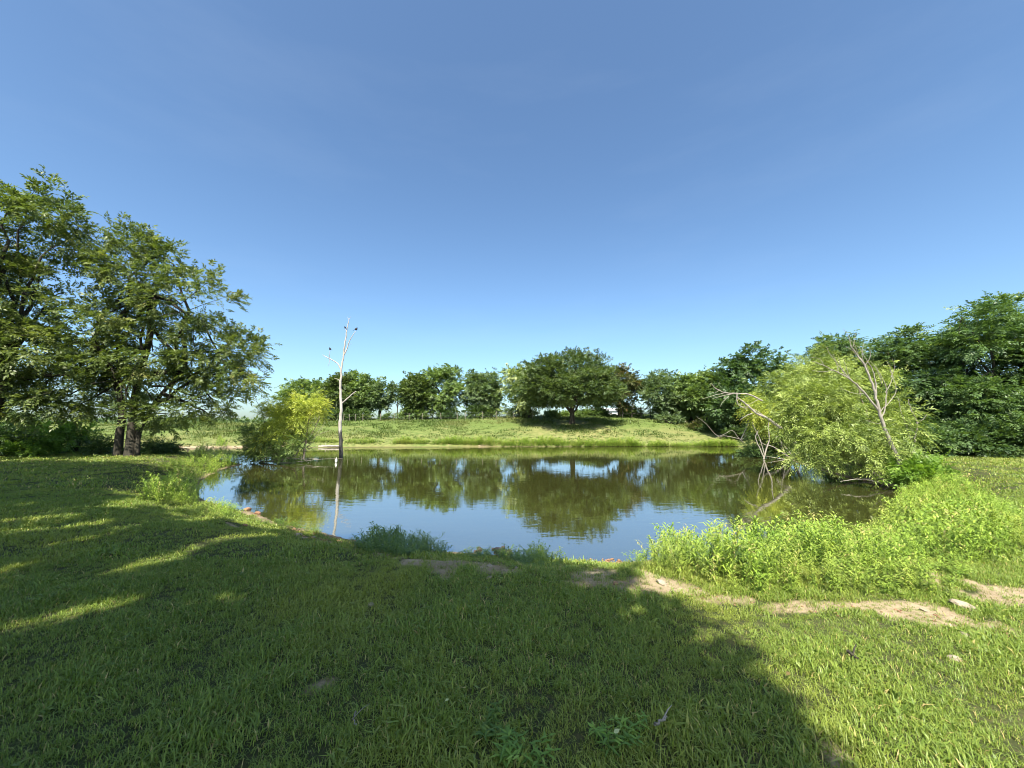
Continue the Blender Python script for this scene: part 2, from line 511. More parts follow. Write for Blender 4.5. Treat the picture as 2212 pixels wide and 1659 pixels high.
def build_ground():
    def axis(lo, hi, st, far_lo, far_hi, g=1.22):
        a = list(np.arange(lo, hi + 1e-6, st))
        s, v = st, hi
        while v < far_hi:
            s *= g
            v += s
            a.append(v)
        s, v = st, lo
        pre = []
        while v > far_lo:
            s *= g
            v -= s
            pre.append(v)
        return np.array(pre[::-1] + a)
    xs = axis(-27, 27, 0.17, -2600, 2600)
    ys = axis(-2, 34, 0.16, -400, 3000, 1.16)
    X, Y = np.meshgrid(xs, ys)
    Z = gz(X, Y)
    nx, ny = len(xs), len(ys)
    i = np.arange(ny - 1)[:, None] * nx + np.arange(nx - 1)[None, :]
    F = np.stack([i, i + 1, i + nx + 1, i + nx], -1).reshape(-1, 4)
    x, y = X.ravel(), Y.ravel()
    d = shore_dist(x, y)
    m, t, out = newmat('ground')
    n1, n2, n3 = noise(t, 0.55, 3), noise(t, 3.0, 5), noise(t, 30, 5, 0.7)
    lawn = mix(t, ramp(t, [(0.3, (0.032, 0.042, 0.014)), (0.7, (0.065, 0.075, 0.026))], n2), (0.13, 0.10, 0.05), ramp(t, [(0.52, (0, 0, 0)), (0.72, (0.7, 0.7, 0.7))], n3))
    past = mix(t, ramp(t, [(0.3, (0.078, 0.118, 0.028)), (0.7, (0.125, 0.165, 0.042))], n2), (0.175, 0.165, 0.065), ramp(t, [(0.50, (0, 0, 0)), (0.70, (0.8, 0.8, 0.8))], noise(t, 0.22, 5, 0.6)))
    past = mix(t, past, (0.22, 0.20, 0.085), math_(t, 'MULTIPLY', attr(t, 'dry'), ramp(t, [(0.35, (0, 0, 0)), (0.65, (1, 1, 1))], n2)))
    soil = mix(t, ramp(t, [(0.3, (0.23, 0.18, 0.11)), (0.7, (0.38, 0.31, 0.20))], n2), (0.12, 0.075, 0.045), ramp(t, [(0.5, (0, 0, 0)), (0.75, (0.8, 0.8, 0.8))], n3))
    mud = ramp(t, [(0.35, (0.045, 0.032, 0.020)), (0.65, (0.12, 0.085, 0.055))], n3)
    c = mix(t, lawn, past, attr(t, 'pasture'))
    dm = math_(t, 'ADD', attr(t, 'dirt'), math_(t, 'MULTIPLY', math_(t, 'SUBTRACT', n3, 0.5), 0.5))
    c = mix(t, c, soil, ramp(t, [(0.35, (0, 0, 0)), (0.6, (1, 1, 1))], dm))
    c = mix(t, c, mud, attr(t, 'wet'))
    b = t.nodes.new('ShaderNodeBsdfPrincipled')
    b.inputs['Roughness'].default_value = 0.9
    b.inputs['Specular IOR Level'].default_value = 0.15
    t.links.new(c, b.inputs['Base Color'])
    bp = t.nodes.new('ShaderNodeBump')
    bp.inputs['Strength'].default_value = 0.7
    bp.inputs['Distance'].default_value = 0.04
    t.links.new(noise(t, 22, 6, 0.7), bp.inputs['Height'])
    t.links.new(bp.outputs[0], b.inputs['Normal'])
    t.links.new(b.outputs[0], out.inputs[0])
    dry = sm(7, 2, d) * sm(24, 28, y) * 0.55 + 0.8 * sm(3.0, 1.6, np.hypot(x - OAKP[0], (y - OAKP[1] + 2.2) * 0.9) / 1.6)
    me = mesh_from('ground', np.stack([x, y, Z.ravel()], -1), F, m,
                   {'dirt': dirt(x, y), 'pasture': sm(20, 25, y), 'wet': sm(0.16, -0.05, d) * 0.9, 'dry': np.clip(dry, 0, 1)}, True)
    tag(link('ground', me), kind='structure')

OAK_D = 38.5
OAKP = Q(1235, 912, OAK_D)
build_ground()

def build_water():
    xs, ys = np.linspace(-45, 24, 2), np.linspace(4.5, 36, 2)
    V = [(xs[0], ys[0], 0), (xs[1], ys[0], 0), (xs[1], ys[1], 0), (xs[0], ys[1], 0)]
    m, t, out = newmat('pond_water')
    b = t.nodes.new('ShaderNodeBsdfDiffuse')
    c = ramp(t, [(0.35, (0.050, 0.053, 0.014)), (0.65, (0.066, 0.068, 0.019))], noise(t, 0.3, 3))
    t.links.new(c, b.inputs['Color'])
    gl = t.nodes.new('ShaderNodeBsdfGlossy')
    gl.inputs['Roughness'].default_value = 0.03
    lw = t.nodes.new('ShaderNodeLayerWeight')
    fr = ramp(t, [(0.0, (0.15,) * 3), (0.5, (0.46,) * 3), (0.66, (0.65,) * 3), (0.90, (0.80,) * 3), (1.0, (0.95,) * 3)], lw.outputs['Facing'])
    ms = t.nodes.new('ShaderNodeMixShader')
    t.links.new(fr, ms.inputs[0])
    t.links.new(b.outputs[0], ms.inputs[1])
    t.links.new(gl.outputs[0], ms.inputs[2])
    g = t.nodes.new('ShaderNodeNewGeometry')
    mp = t.nodes.new('ShaderNodeMapping')
    mp.inputs['Scale'].default_value = (0.8, 2.2, 1)
    t.links.new(g.outputs['Position'], mp.inputs['Vector'])
    n1 = noise(t, 2.2, 3, 0.5, mp.outputs[0])
    n2 = noise(t, 0.35, 2, 0.5)
    amp = ramp(t, [(0.40, (0.25, 0.25, 0.25)), (0.65, (1, 1, 1))], n2)
    bp = t.nodes.new('ShaderNodeBump')
    bp.inputs['Strength'].default_value = 0.075
    bp.inputs['Distance'].default_value = 0.04
    t.links.new(math_(t, 'MULTIPLY', n1, amp), bp.inputs['Height'])
    for q in (b, gl, lw):
        t.links.new(bp.outputs[0], q.inputs['Normal'])
    t.links.new(ms.outputs[0], out.inputs[0])
    tag(link('pond_water', mesh_from('pond_water', V, np.array([[0, 1, 2, 3]]), m)), kind='structure')
build_water()

# ------------------------------------------------------------------ foliage
def leaves(g, base, dr, nr, ln, wd, tint, fold=0.12):
    """rhombic leaves folded along the midrib, two triangles each"""
    dr = norm(dr)
    sd = norm(np.cross(dr, nr))
    nr = np.cross(sd, dr)
    ln = np.broadcast_to(ln, (len(base),))[:, None]
    wd = np.broadcast_to(wd, (len(base),))[:, None]
    mid = base + dr * ln * 0.45 + nr * wd * fold * 2
    V = np.stack([base, mid + sd * wd * 0.5, base + dr * ln - nr * ln * 0.10, mid - sd * wd * 0.5], 1).reshape(-1, 3)
    i = np.arange(len(base))[:, None] * 4
    g.add(V, None, i + np.array([[0, 1, 2, 3]]), np.repeat(np.clip(tint, 0, 1), 4))

def sprays(g, o, d, nrm, L, K, leaf, wid, tint, ang=1.05, droop=0.15, jit=0.25):
    """compound shoots: K leaflets set in pairs along an arching stalk"""
    S = len(o)
    d = norm(d)
    b = norm(np.cross(d, nrm))
    nrm = np.cross(b, d)
    for k in range(K):
        t = (k // 2 + 0.6) / ((K + 1) // 2)
        side = -1.0 if k % 2 else 1.0
        Lk = np.broadcast_to(L, (S,))[:, None]
        pos = o + d * Lk * t + np.array([0, 0, -1.0]) * Lk * droop * t * t
        a = ang * (1.1 - 0.55 * t) if k < K - 1 else 0.1
        ld = d * math.cos(a) + b * side * math.sin(a) + np.array([0, 0, -droop * t * 1.2]) + rng.normal(0, jit * 0.5, (S, 3))
        ln = nrm + rng.normal(0, jit, (S, 3))
        sc = rng.uniform(0.75, 1.2, S) * (1.15 - 0.5 * abs(t - 0.5))
        leaves(g, pos, ld, ln, leaf * sc, wid * sc, tint + rng.normal(0, 0.10, S))

def in_blobs(blobs, n, shell=0.5):
    bl = np.array(blobs, float)
    vol = (bl[:, 3] * bl[:, 4] * bl[:, 5]) ** 0.8
    k = rng.choice(len(bl), n, p=vol / vol.sum())
    v = norm(rng.normal(0, 1, (n, 3)))
    r = (shell ** 3 + (1 - shell ** 3) * rng.random(n)) ** (1 / 3)
    r = r * rng.normal(1.0, 0.07, n)
    c = bl[k, :3] + v * bl[k, 3:6] * r[:, None]
    return c, v, k

def make_crown(g, blobs, nclump, per, rc, L, K, leaf, wid, shell=0.45, up=0.25, droop=0.15, jit=0.3, horiz=0.0, ang=1.05, zmin=None, out=0.8, flat=0.65, gaps=None):
    """leafy shoots gathered in clumps through the crown's volume"""
    c, v, k = in_blobs(blobs, nclump, shell)
    if zmin is not None:
        ok = c[:, 2] > zmin
        c, v = c[ok], v[ok]
    n = len(c)
    sz = rng.uniform(0.6, 1.35, n)
    ct = rng.normal(0.45, 0.16, n)
    idx = np.repeat(np.arange(n), per)
    off = rng.normal(0, 1, (len(idx), 3)) * np.array([1, 1, flat]) * rc * 0.55 * sz[idx][:, None]
    o = c[idx] + off
    if gaps:                     # crown cut open wherever its shade would fall on chosen sunlit strips
        s_ = (o[:, 2] - 0.6) / math.tan(SUN_EL)
        gx, gy = o[:, 0] + HEAD[0] * s_, o[:, 1] + HEAD[1] * s_
        gd = np.min([(1 - near_poly(gx, gy, [q[:2], q[2:4]], 9.0)) * 9.0 / q[4] for q in gaps], 0)
        keep = gd > rng.normal(1.0, 0.12, len(gd))
        o, idx, off = o[keep], idx[keep], off[keep]
    d = v[idx] * out + norm(off) * 0.9 + rng.normal(0, 0.45, (len(idx), 3)) + np.array([0, 0, up])
    d[:, 2] *= (1 - horiz)
    nr = np.array([0, 0, 1.0]) + v[idx] * 0.45 + rng.normal(0, 0.35, (len(idx), 3))
    Ls = L * rng.uniform(0.7, 1.25, len(idx))
    sprays(g, o - norm(d) * Ls[:, None] * 0.4, d, nr, Ls, K, leaf, wid, ct[idx] + rng.normal(0, 0.08, len(idx)), ang, droop, jit)
    return c

def limbs(g, base, fork, r0, ends, rlimb, twigs=None, rt=0.012, trunk_pts=None, sides=7, bow=0.18):
    """tapered trunk, arching limbs to the given ends, thin twigs to the clumps"""
    base, fork = np.asarray(base, float), np.asarray(fork, float)
    if trunk_pts is None:
        midp = (base + fork) / 2 + rng.normal(0, 0.03, 3) * np.linalg.norm(fork - base)
        trunk_pts = bez(base, midp, fork, 8)
    trunk_pts = np.asarray(trunk_pts, float)
    n = len(trunk_pts)
    s = np.linspace(0, 1, n)
    rad = r0 * (1 - 0.40 * s) * (1 + 0.20 * np.exp(-s * 14))
    tube(g, trunk_pts, rad, 9, rng.random())
    allp = [trunk_pts[n // 2:]]
    for e in ends:
        a = trunk_pts[rng.integers(int(n * 0.6), n)] if rng.random() < 0.6 else trunk_pts[-1]
        e = np.asarray(e, float)
        ln = np.linalg.norm(e - a)
        c = (a + e) / 2 + np.array([0, 0, bow * ln]) + rng.normal(0, 0.06 * ln, 3)
        p = bez(a, c, e, 8)
        p[1:-1] += rng.normal(0, 0.018 * ln, (6, 3))
        tube(g, p, np.linspace(rlimb * rng.uniform(0.7, 1.1), rlimb * 0.15, 8), sides, rng.random())
        allp.append(p[2:])
    if twigs is not None and len(twigs):
        A = np.concatenate(allp)
        for q in twigs:
            dd = np.linalg.norm(A - q, axis=1)
            a = A[np.argmin(dd)]
            ln = dd.min()
            p = bez(a, (a + q) / 2 + rng.normal(0, 0.08 * ln, 3) + np.array([0, 0, 0.08 * ln]), q, 4)
            tube(g, p, np.linspace(rt * 1.6, rt * 0.5, 4), 4, rng.random(), cap=False)

def plant_tree(name, label, cat, base, blobs, leafm, barkm, crown_kw, fork, r0, nl=8, rl=None, ntw=40, rt=0.012, group=None, trunks=None, ends=None, stemname='trunk'):
    """a tree thing: Empty at its foot > trunk (with its limbs), crown"""
    base = np.asarray(base, float)
    t = empty(name, tuple(base), label, cat, group)
    gc = Geo()
    c = make_crown(gc, blobs, **crown_kw)
    gt = Geo()
    if ends is None:
        ends = c[rng.choice(len(c), min(nl, len(c)), replace=False)]
    tw = c[rng.choice(len(c), min(ntw, len(c)), replace=False)]
    foot = base - np.array([0, 0, 0.12])
    if trunks is None:
        limbs(gt, foot, fork, r0, ends, rl or r0 * 0.45, tw, rt)
        link('trunk', gt.mesh('trunk', barkm, base, True), t)
    else:
        ends = np.asarray(ends)
        for i, (pts, r) in enumerate(trunks):
            gt = Geo()
            limbs(gt, pts[0], pts[-1], r, ends[i::len(trunks)], rl or r * 0.45, tw[i::len(trunks)], rt, trunk_pts=smooth_line(pts, 4))
            link('trunk', gt.mesh('trunk', barkm, base, True), t)
    link('crown', gc.mesh('crown', leafm, base), t)
    return t

def B(px, py, D, rx, ry=None, rz=None):      # crown lobe: centre on a sight line at D, radii in picture units
    s = D / FPX
    c = Q(px, py, D)
    ry_ = rx if ry is None else ry
    return (c[0], c[1], c[2], rx * s, (rx if rz is None else rz) * s, ry_ * s)

# --- the left pair of tall trees
zl = 0.6
DL = P(262, 985, zl)[1]
baseL = G(272, 986)
blobsL = [B(300, 590, DL, 95, 85), B(330, 540, DL + .3, 60, 45), B(400, 660, DL, 95, 90), B(250, 690, DL - .5, 70, 80), B(470, 760, DL + .3, 95, 75), B(520, 790, DL + .2, 55, 85),
          B(330, 760, DL, 100, 75), B(440, 860, DL, 80, 55), B(470, 905, DL + .2, 38, 30), B(210, 770, DL, 75, 60), B(360, 890, DL, 55, 40), B(160, 850, DL - .5, 90, 60), B(270, 880, DL - .5, 60, 30), B(300, 893, DL - .7, 45, 16), B(100, 880, DL - .5, 70, 45)]
plant_tree('walnut_tree', 'tall broad leafy tree on the left lawn edge, three leaning dark trunks', 'tree', baseL, blobsL, M['leaf_walnut'], M['bark'],
           dict(nclump=300, per=17, rc=0.46, L=0.40, K=11, leaf=0.15, wid=0.056, shell=0.45, up=0.35, droop=0.30, horiz=0.0, flat=0.9, jit=0.42),
           None, 0.2, nl=24, rl=0.10, ntw=150,
           trunks=[([G(255, 984) - [0, 0, .1], Q(258, 940, DL), Q(264, 880, DL), Q(240, 800, DL - .1), Q(200, 740, DL - .2)], 0.165),
                   ([G(279, 985) - [0, 0, .1], Q(284, 935, DL), Q(290, 870, DL + .1), Q(305, 800, DL + .1), Q(325, 720, DL), Q(330, 640, DL)], 0.175),
                   ([G(294, 984) - [0, 0, .1], Q(300, 935, DL + .1), Q(318, 900, DL + .2), Q(350, 850, DL + .3), Q(400, 800, DL + .3)], 0.11)],
           ends=[np.array(b[:3]) + rng.normal(0, .3, 3) for b in blobsL for _ in (0, 1)])

DB = 15.6
baseB = np.array([-21.5, DB, gz1(-21.5, DB)])
blobsB = [B(150, 480, DB, 95, 70), B(60, 500, DB, 110, 90), B(110, 460, DB + .2, 60, 36), B(185, 520, DB + .3, 36, 40), B(20, 640, DB, 120, 90), B(-80, 560, DB, 130, 150), B(70, 740, DB, 110, 70), B(-60, 750, DB, 130, 100),
          B(30, 850, DB + .2, 90, 50), B(150, 790, DB, 60, 30), B(-20, 440, DB, 60, 45)]
plant_tree('walnut_tree', 'tallest airy tree at the far left, cut by the picture edge', 'tree', baseB, blobsB, M['leaf_walnut'], M['bark'],
           dict(nclump=255, per=17, rc=0.48, L=0.42, K=11, leaf=0.155, wid=0.058, shell=0.45, up=0.35, droop=0.30, horiz=0.0, flat=0.9, jit=0.42),
           baseB + [0.8, 0, 3.2], 0.3, nl=16, rl=0.13, ntw=120)

# --- the lone round tree on the hill
ob = np.array([OAKP[0], OAK_D, gz1(OAKP[0], OAK_D)])
blobsO = [B(1226, 832, OAK_D, 106, 58), B(1228, 838, OAK_D, 108, 44), B(1222, 826, OAK_D, 108, 58), B(1222, 846, OAK_D, 110, 36), B(1230, 800, OAK_D, 80, 40), B(1168, 830, OAK_D, 52, 42), B(1282, 832, OAK_D, 55, 42), B(1240, 785, OAK_D, 50, 26), B(1232, 846, OAK_D - 2.2, 80, 28)]
plant_tree('oak_tree', 'lone round dense dark green tree in the middle of the pasture hill', 'tree', ob, blobsO, M['leaf_oak'], M['bark'],
           dict(nclump=560, per=17, rc=0.55, L=0.36, K=6, leaf=0.20, wid=0.11, shell=0.80, up=0.3, droop=0.1, zmin=ob[2] + 2.0),
           ob + [0, 0, 1.9], 0.30, nl=18, rl=0.13, ntw=60, rt=0.02)

# --- trees of the hedgerow along the crest
def row_tree(label, x0, x1, ytop, D, leafm, r0=0.22, ybot=897, nclump=185, per=14, seed=None, lobes=6, name='hedgerow_tree', group='trees along the hill crest', shell=0.45, leaf=0.30, fork=0.35, xb=None, K=6, lw=0.5, zoff=0.0):
    s = D / FPX
    xc = (x0 + x1) / 2
    base = Q(xb or xc, 900, D)
    base[2] = gz1(base[0], D) + zoff
    W, H = (x1 - x0) / 2, (ybot - ytop) / 2
    yc = (ytop + ybot) / 2
    W *= 1.13
    bl = [B(xc, yc + H * .08, D, W * 0.74, H * 0.86)]
    for i in range(lobes):
        a = 2 * math.pi * i / lobes + rng.uniform(-0.4, 0.4)
        bl.append(B(xc + math.cos(a) * W * rng.uniform(.45, .62), yc - math.sin(a) * H * rng.uniform(.48, .62), D + rng.uniform(-1, 1) * W * s * 0.4, W * rng.uniform(0.28, 0.48), H * rng.uniform(0.28, 0.46)))
    return plant_tree(name, label, 'tree', base, bl, leafm, M['bark'],
               dict(nclump=nclump, per=per, rc=0.6, L=0.45, K=K, leaf=leaf*0.85, wid=leaf * lw, shell=shell, up=0.1, droop=0.2),
               base + [0, 0, (Q(xc, ytop, D)[2] - base[2]) * fork], r0, nl=9, rl=r0 * 0.5, ntw=30, rt=0.03, group=group)

row_tree('hedgerow tree left of the snag, its crown behind the yellow willow', 602, 722, 810, 50, M['leaf_far'])
row_tree('dark hedgerow tree directly behind the dead white snag', 690, 775, 808, 48, M['leaf_oak'])
row_tree('rounded hedgerow tree just right of the dead snag', 735, 815, 799, 49, M['leaf_far'], ybot=895)
row_tree('open crowned hedgerow tree at the gap in the row', 785, 856, 816, 48, M['leaf_grey'], ybot=890, nclump=80)
row_tree('thin crooked sapling standing alone in the hedgerow gap', 843, 880, 828, 48, M['leaf_grey'], r0=0.07, ybot=862, nclump=14, per=8, name='sapling', fork=0.55, xb=858)
row_tree('hedgerow tree right of the gap with sagging left side', 862, 935, 803, 47, M['leaf_oak'], ybot=896)
row_tree('tallest hedgerow tree between the snag and the round tree', 900, 1015, 784, 48, M['leaf_far'], ybot=892, nclump=150, r0=0.3)
row_tree('slim hedgerow tree before the sky gap left of the pale tree', 1002, 1090, 796, 48, M['leaf_grey'], ybot=893)
row_tree('pale whitish leaved tree half hidden behind the round tree', 1084, 1205, 776, 45, M['leaf_pale'], ybot=895, nclump=150, name='pale_tree', group=None)
row_tree('browning tree poking out right of the round tree', 1290, 1386, 783, 45, M['leaf_brown'], ybot=885, nclump=100, name='browning_tree', group=None)
row_tree('feathery grey green tree right of the rail fence', 1385, 1478, 800, 43, M['leaf_grey'], ybot=898, leaf=0.26)
row_tree('tree with ragged top right of the feathery one', 1455, 1530, 802, 42, M['leaf_far'], ybot=905)
row_tree('yellow green tree beside the big dark one', 1492, 1565, 796, 40, M['leaf_far'], ybot=905)
row_tree('big dark dome shaped tree behind the leaning willow', 1528, 1732, 742, 37, M['leaf_dark'], ybot=918, nclump=260, per=15, r0=0.35, name='dark_tree', group=None, lobes=9, shell=0.6)
row_tree('dark tree filling in left foot of the dome shaped tree', 1530, 1640, 830, 34, M['leaf_dark'], ybot=925, nclump=110, name='dark_tree', group=None)

# --- the wooded edge on the right
def wood(label, x0, x1, ytop, D, leafm, ybot=965, nclump=200, per=20, xb=None, tall=0.3):
    s = D / FPX
    xc = (x0 + x1) / 2
    base = Q(xb or xc, 985, D)
    base[2] = gz1(base[0], D)
    W, H = (x1 - x0) / 2, (ybot - ytop) / 2
    yc = (ytop + ybot) / 2
    bl = [B(xc, yc, D + .5, W * 0.75, H * 0.8)]
    n = 9
    for i in range(n):
        a = 2 * math.pi * i / n + rng.uniform(-0.3, 0.3)
        bl.append(B(xc + math.cos(a) * W * 0.6, yc - math.sin(a) * H * 0.66, D + rng.uniform(-1, 1) * W * s * 0.4, W * rng.uniform(0.3, 0.48), H * rng.uniform(0.22, 0.34)))
    return plant_tree('woodland_tree', label, 'tree', base, bl, leafm, M['bark'],
               dict(nclump=nclump, per=per, rc=0.62, L=0.46, K=10, leaf=0.15, wid=0.06, shell=0.55, up=0.05, droop=0.22, horiz=0.3, flat=0.4),
               base + [0, 0, (Q(xc, ytop, D)[2] - base[2]) * tall], 0.22, nl=10, rl=0.1, ntw=40, rt=0.02, group='trees of the wood on the right')
wood('woodland tree behind the bare leaning trunk, lower left of the wood', 1715, 1900, 705, 25, M['leaf_locust'], ybot=960, nclump=240)
wood('broad woodland tree in the middle of the right wood', 1850, 2090, 697, 21, M['leaf_locust'], nclump=300)
wood('tallest woodland tree at the right picture edge', 2040, 2290, 628, 18.5, M['leaf_locust'], nclump=330)
wood('dark low woodland tree filling the foot of the wood', 1900, 2130, 800, 19, M['leaf_dark'], ybot=985, nclump=200)
wood('dark woodland tree beyond the right picture edge', 2180, 2420, 660, 17.5, M['leaf_dark'], ybot=975, nclump=160)

def shrub(label, px, py, D, rx, ry, leafm, nclump=26, per=12, rc=0.3, L=0.3, leaf=0.12, lw=0.4, name='shrub', group=None, K=8, up=0.4, ground=True, droop=0.15):
    s = D / FPX
    c = Q(px, py, D)
    z0 = gz1(c[0], D)
    base = np.array([c[0], D, z0])
    H = ry * s
    bl = [(c[0], D, z0 + H * 0.85, rx * s, rx * s * 0.8, H)]
    for i in range(4):
        a = rng.uniform(0, 6.28)
        bl.append((c[0] + math.cos(a) * rx * s * .6, D + math.sin(a) * rx * s * .4, z0 + H * rng.uniform(.5, 1.3), rx * s * .45, rx * s * .45, H * .5))
    t = empty(name, tuple(base), label, 'shrub', group)
    g = Geo()
    cc = make_crown(g, bl, nclump, per, rc, L, K, leaf, leaf * lw, 0.4, up, droop, 0.3, zmin=z0 + 0.03)
    gs = Geo()
    for q in cc[rng.choice(len(cc), min(12, len(cc)), replace=False)]:
        tube(gs, bez(base + rng.normal(0, .05, 3) * [1, 1, 0] - [0, 0, .05], (base + q) / 2 + [0, 0, .1], q, 5), np.linspace(0.02, 0.006, 5), 5)
    link('stem', gs.mesh('stem', M['bark'], base, True), t)
    link('foliage', g.mesh('foliage', leafm, base), t)
    return t

# understorey at the foot of the wood and of the left trees
for i, (x, y, D, rx, ry, m, lab) in enumerate([
        (1840, 950, 20, 55, 40, 'leaf_dark', 'dark shrub at the foot of the wood behind the dead sapling'),
        (1985, 955, 17.5, 70, 34, 'leaf_locust', 'dark understorey shrub left of centre along the wood edge'),
        (2090, 955, 17.2, 60, 36, 'leaf_dark', 'dark understorey shrub right of centre along the wood edge'),
        (2190, 950, 16.8, 60, 42, 'leaf_shrub', 'understorey shrub at the right end of the wood edge')]):
    shrub(lab, x, y, D, rx, ry, M[m], nclump=60, rc=0.5, L=0.4, leaf=0.16, group='understorey shrubs of the right wood')
shrub('bright green bush behind the stump at the left', 100, 935, 18.5, 75, 40, M['leaf_bright'], nclump=60, rc=0.45, L=0.35, leaf=0.13)
shrub('black shaded bush at the left picture edge', 5, 950, 17.0, 50, 42, M['leaf_dark'], nclump=60, rc=0.4, leaf=0.13)
shrub('low yellow green bush left of the stump', 75, 965, 17.2, 55, 22, M['leaf_bright'], nclump=40, leaf=0.12)
shrub('small dark cedar bush just above the stump', 170, 935, 19.0, 22, 32, M['leaf_dark'], nclump=26, leaf=0.10)
shrub('low bush between the stump and the left trunks', 215, 967, 17.6, 35, 16, M['leaf_shrub'], nclump=26, leaf=0.11)
shrub('long dark low bush right of the left trunks', 345, 977, 18.0, 42, 12, M['leaf_dark'], nclump=30, leaf=0.11)
shrub('distant left bush under the tall airy tree', 60, 900, 24, 80, 40, M['leaf_shrub'], nclump=60, rc=0.5, L=0.4, leaf=0.16)
shrub('dusty olive shrub at the hill foot right of the feathery tree', 1448, 897, 40, 27, 13, M['leaf_grey'], nclump=22, leaf=0.18, L=0.4)
shrub('round bushy shrub beside the bare earth bank', 1530, 906, 36, 18, 13, M['leaf_shrub'], nclump=18, leaf=0.18, L=0.4)
shrub('brownish twiggy shrub left of the round bushy one', 1500, 905, 37, 12, 9, M['leaf_brown'], nclump=12, leaf=0.16, L=0.35)
shrub('low shrub under the dome shaped dark tree', 1590, 912, 33, 28, 14, M['leaf_shrub'], nclump=22, leaf=0.17, L=0.4)
shrub('small round bush in the hedgerow gap', 832, 893, 46, 16, 8, M['leaf_shrub'], nclump=12, leaf=0.18, L=0.4)

for x_, rx_, ry_, m_, l_ in [(640, 40, 13, 'leaf_shrub', 'hedge shrub on the crest behind the top of the yellow willow'), (718, 32, 12, 'leaf_dark', 'dark hedge shrub on the crest just left of the snag'), (775, 26, 11, 'leaf_shrub', 'hedge shrub on the crest right of the snag'),
                             (898, 32, 14, 'leaf_far', 'hedge shrub right of the gap with the crooked sapling'), (975, 24, 9, 'leaf_dark', 'dark hedge shrub under the tallest hedgerow tree'), (1035, 32, 13, 'leaf_shrub', 'hedge shrub under the slim hedgerow tree'), (1120, 40, 14, 'leaf_pale', 'pale hedge shrub under the pale whitish tree')]:
    shrub(l_, x_, 890, 46.5, rx_, ry_, M[m_], nclump=40, per=14, rc=0.5, L=0.4, leaf=0.2, lw=0.5, group='shrubs along the hill crest')
for x_, l_ in ((1205, 'hedge shrub seen under the round tree just left of its trunk'), (1262, 'hedge shrub seen under the round tree just right of its trunk')):
    shrub(l_, x_, 890, 48, 32, 5.5, M['leaf_far'], nclump=40, per=14, rc=0.4, L=0.4, leaf=0.2, lw=0.5, group='shrubs along the hill crest')
shrub('dark hedge shrub on the crest right of the round tree trunk', 1290, 890, 47, 24, 8, M['leaf_dark'], nclump=36, per=14, rc=0.5, L=0.4, leaf=0.2, lw=0.5, group='shrubs along the hill crest')
shrub('hedge shrub under the browning tree beside the rail fence', 1360, 890, 45.5, 26, 11, M['leaf_far'], nclump=30, per=14, rc=0.5, L=0.4, leaf=0.2, lw=0.5, group='shrubs along the hill crest')
# --- far tree line on the horizon
def far_wood():
    g = Geo()
    for x, D, h in [(px, rng.uniform(420, 560), rng.uniform(3.2, 5.0)) for px in np.linspace(150, 640, 70)]:
        c = Q(x, 907, D)
        n = 26
        p = np.array([c[0], D, EYE - 2.5]) + rng.normal(0, 1, (n, 3)) * [4.0, 4.0, 0.1] + np.array([0, 0, 1]) * rng.uniform(-5, h * 0.75, (n, 1))
        leaves(g, p, rng.normal(0, 1, (n, 3)), rng.normal(0, 1, (n, 3)), 4.5, 2.8, rng.uniform(0.1, 0.6, n))
    tag(link('distant_wood', g.mesh('distant_wood', M['leaf_grey'])), kind='stuff')
far_wood()

# --- willows
def willow_crown(g, blobs, nclump, per, rc=0.45, L=0.42, leaf=0.12, wid=0.022, droop=0.55, K=9, shell=0.3, up=0.35):
    return make_crown(g, blobs, nclump, per, rc, L, K, leaf, wid, shell, up, droop, 0.35, ang=0.75, out=0.6, flat=0.9)

def stick(pxs, D, r0, r1, jit=0.006, n=4, sides=6, g=None, dd=0.0):
    own = g or Geo()
    pts = [Q(p[0], p[1], D + (p[2] if len(p) > 2 else 0) + dd * i) for i, p in enumerate(pxs)]
    L = smooth_line(pts, n, jit)
    tube(own, L, np.linspace(r0, r1, len(L)), sides, rng.random())
    return own

DW = P(600, 1000)[1]
wb = P(640, 996, 0.0)
bl = [B(628, 890, DW, 42, 34), B(655, 868, DW + .2, 42, 22), B(596, 900, DW - .2, 30, 26), B(690, 882, DW + .4, 28, 22), B(605, 935, DW, 36, 26), B(650, 915, DW, 34, 26), B(585, 878, DW, 18, 16), B(575, 955, DW - .1, 24, 16)]
t = empty('yellow_willow', tuple(wb), 'yellow green willow growing from the water left of the snag', 'tree')
g = Geo()
cw = willow_crown(g, bl, 110, 24, rc=0.36, L=0.32, leaf=0.11, wid=0.028)
link('crown', g.mesh('crown', M['leaf_willow_yellow'], wb), t)
g = Geo()
for pxs, r in [([(560, 1000), (600, 993), (636, 984), (645, 965), (638, 930), (632, 890)], 0.055), ([(600, 996), (625, 990), (640, 985)], 0.06), ([(540, 998), (570, 990), (600, 975), (620, 940)], 0.04),
               ([(655, 992), (660, 965), (662, 940), (668, 905), (675, 880)], 0.045), ([(580, 990), (572, 960), (565, 945)], 0.02), ([(600, 985), (596, 950), (585, 915)], 0.03), ([(645, 965), (675, 935), (690, 900)], 0.025)]:
    stick(pxs, DW, r, r * 0.4, 0.012, g=g)
link('trunk', g.mesh('trunk', M['bark_pale'], wb, True), t)

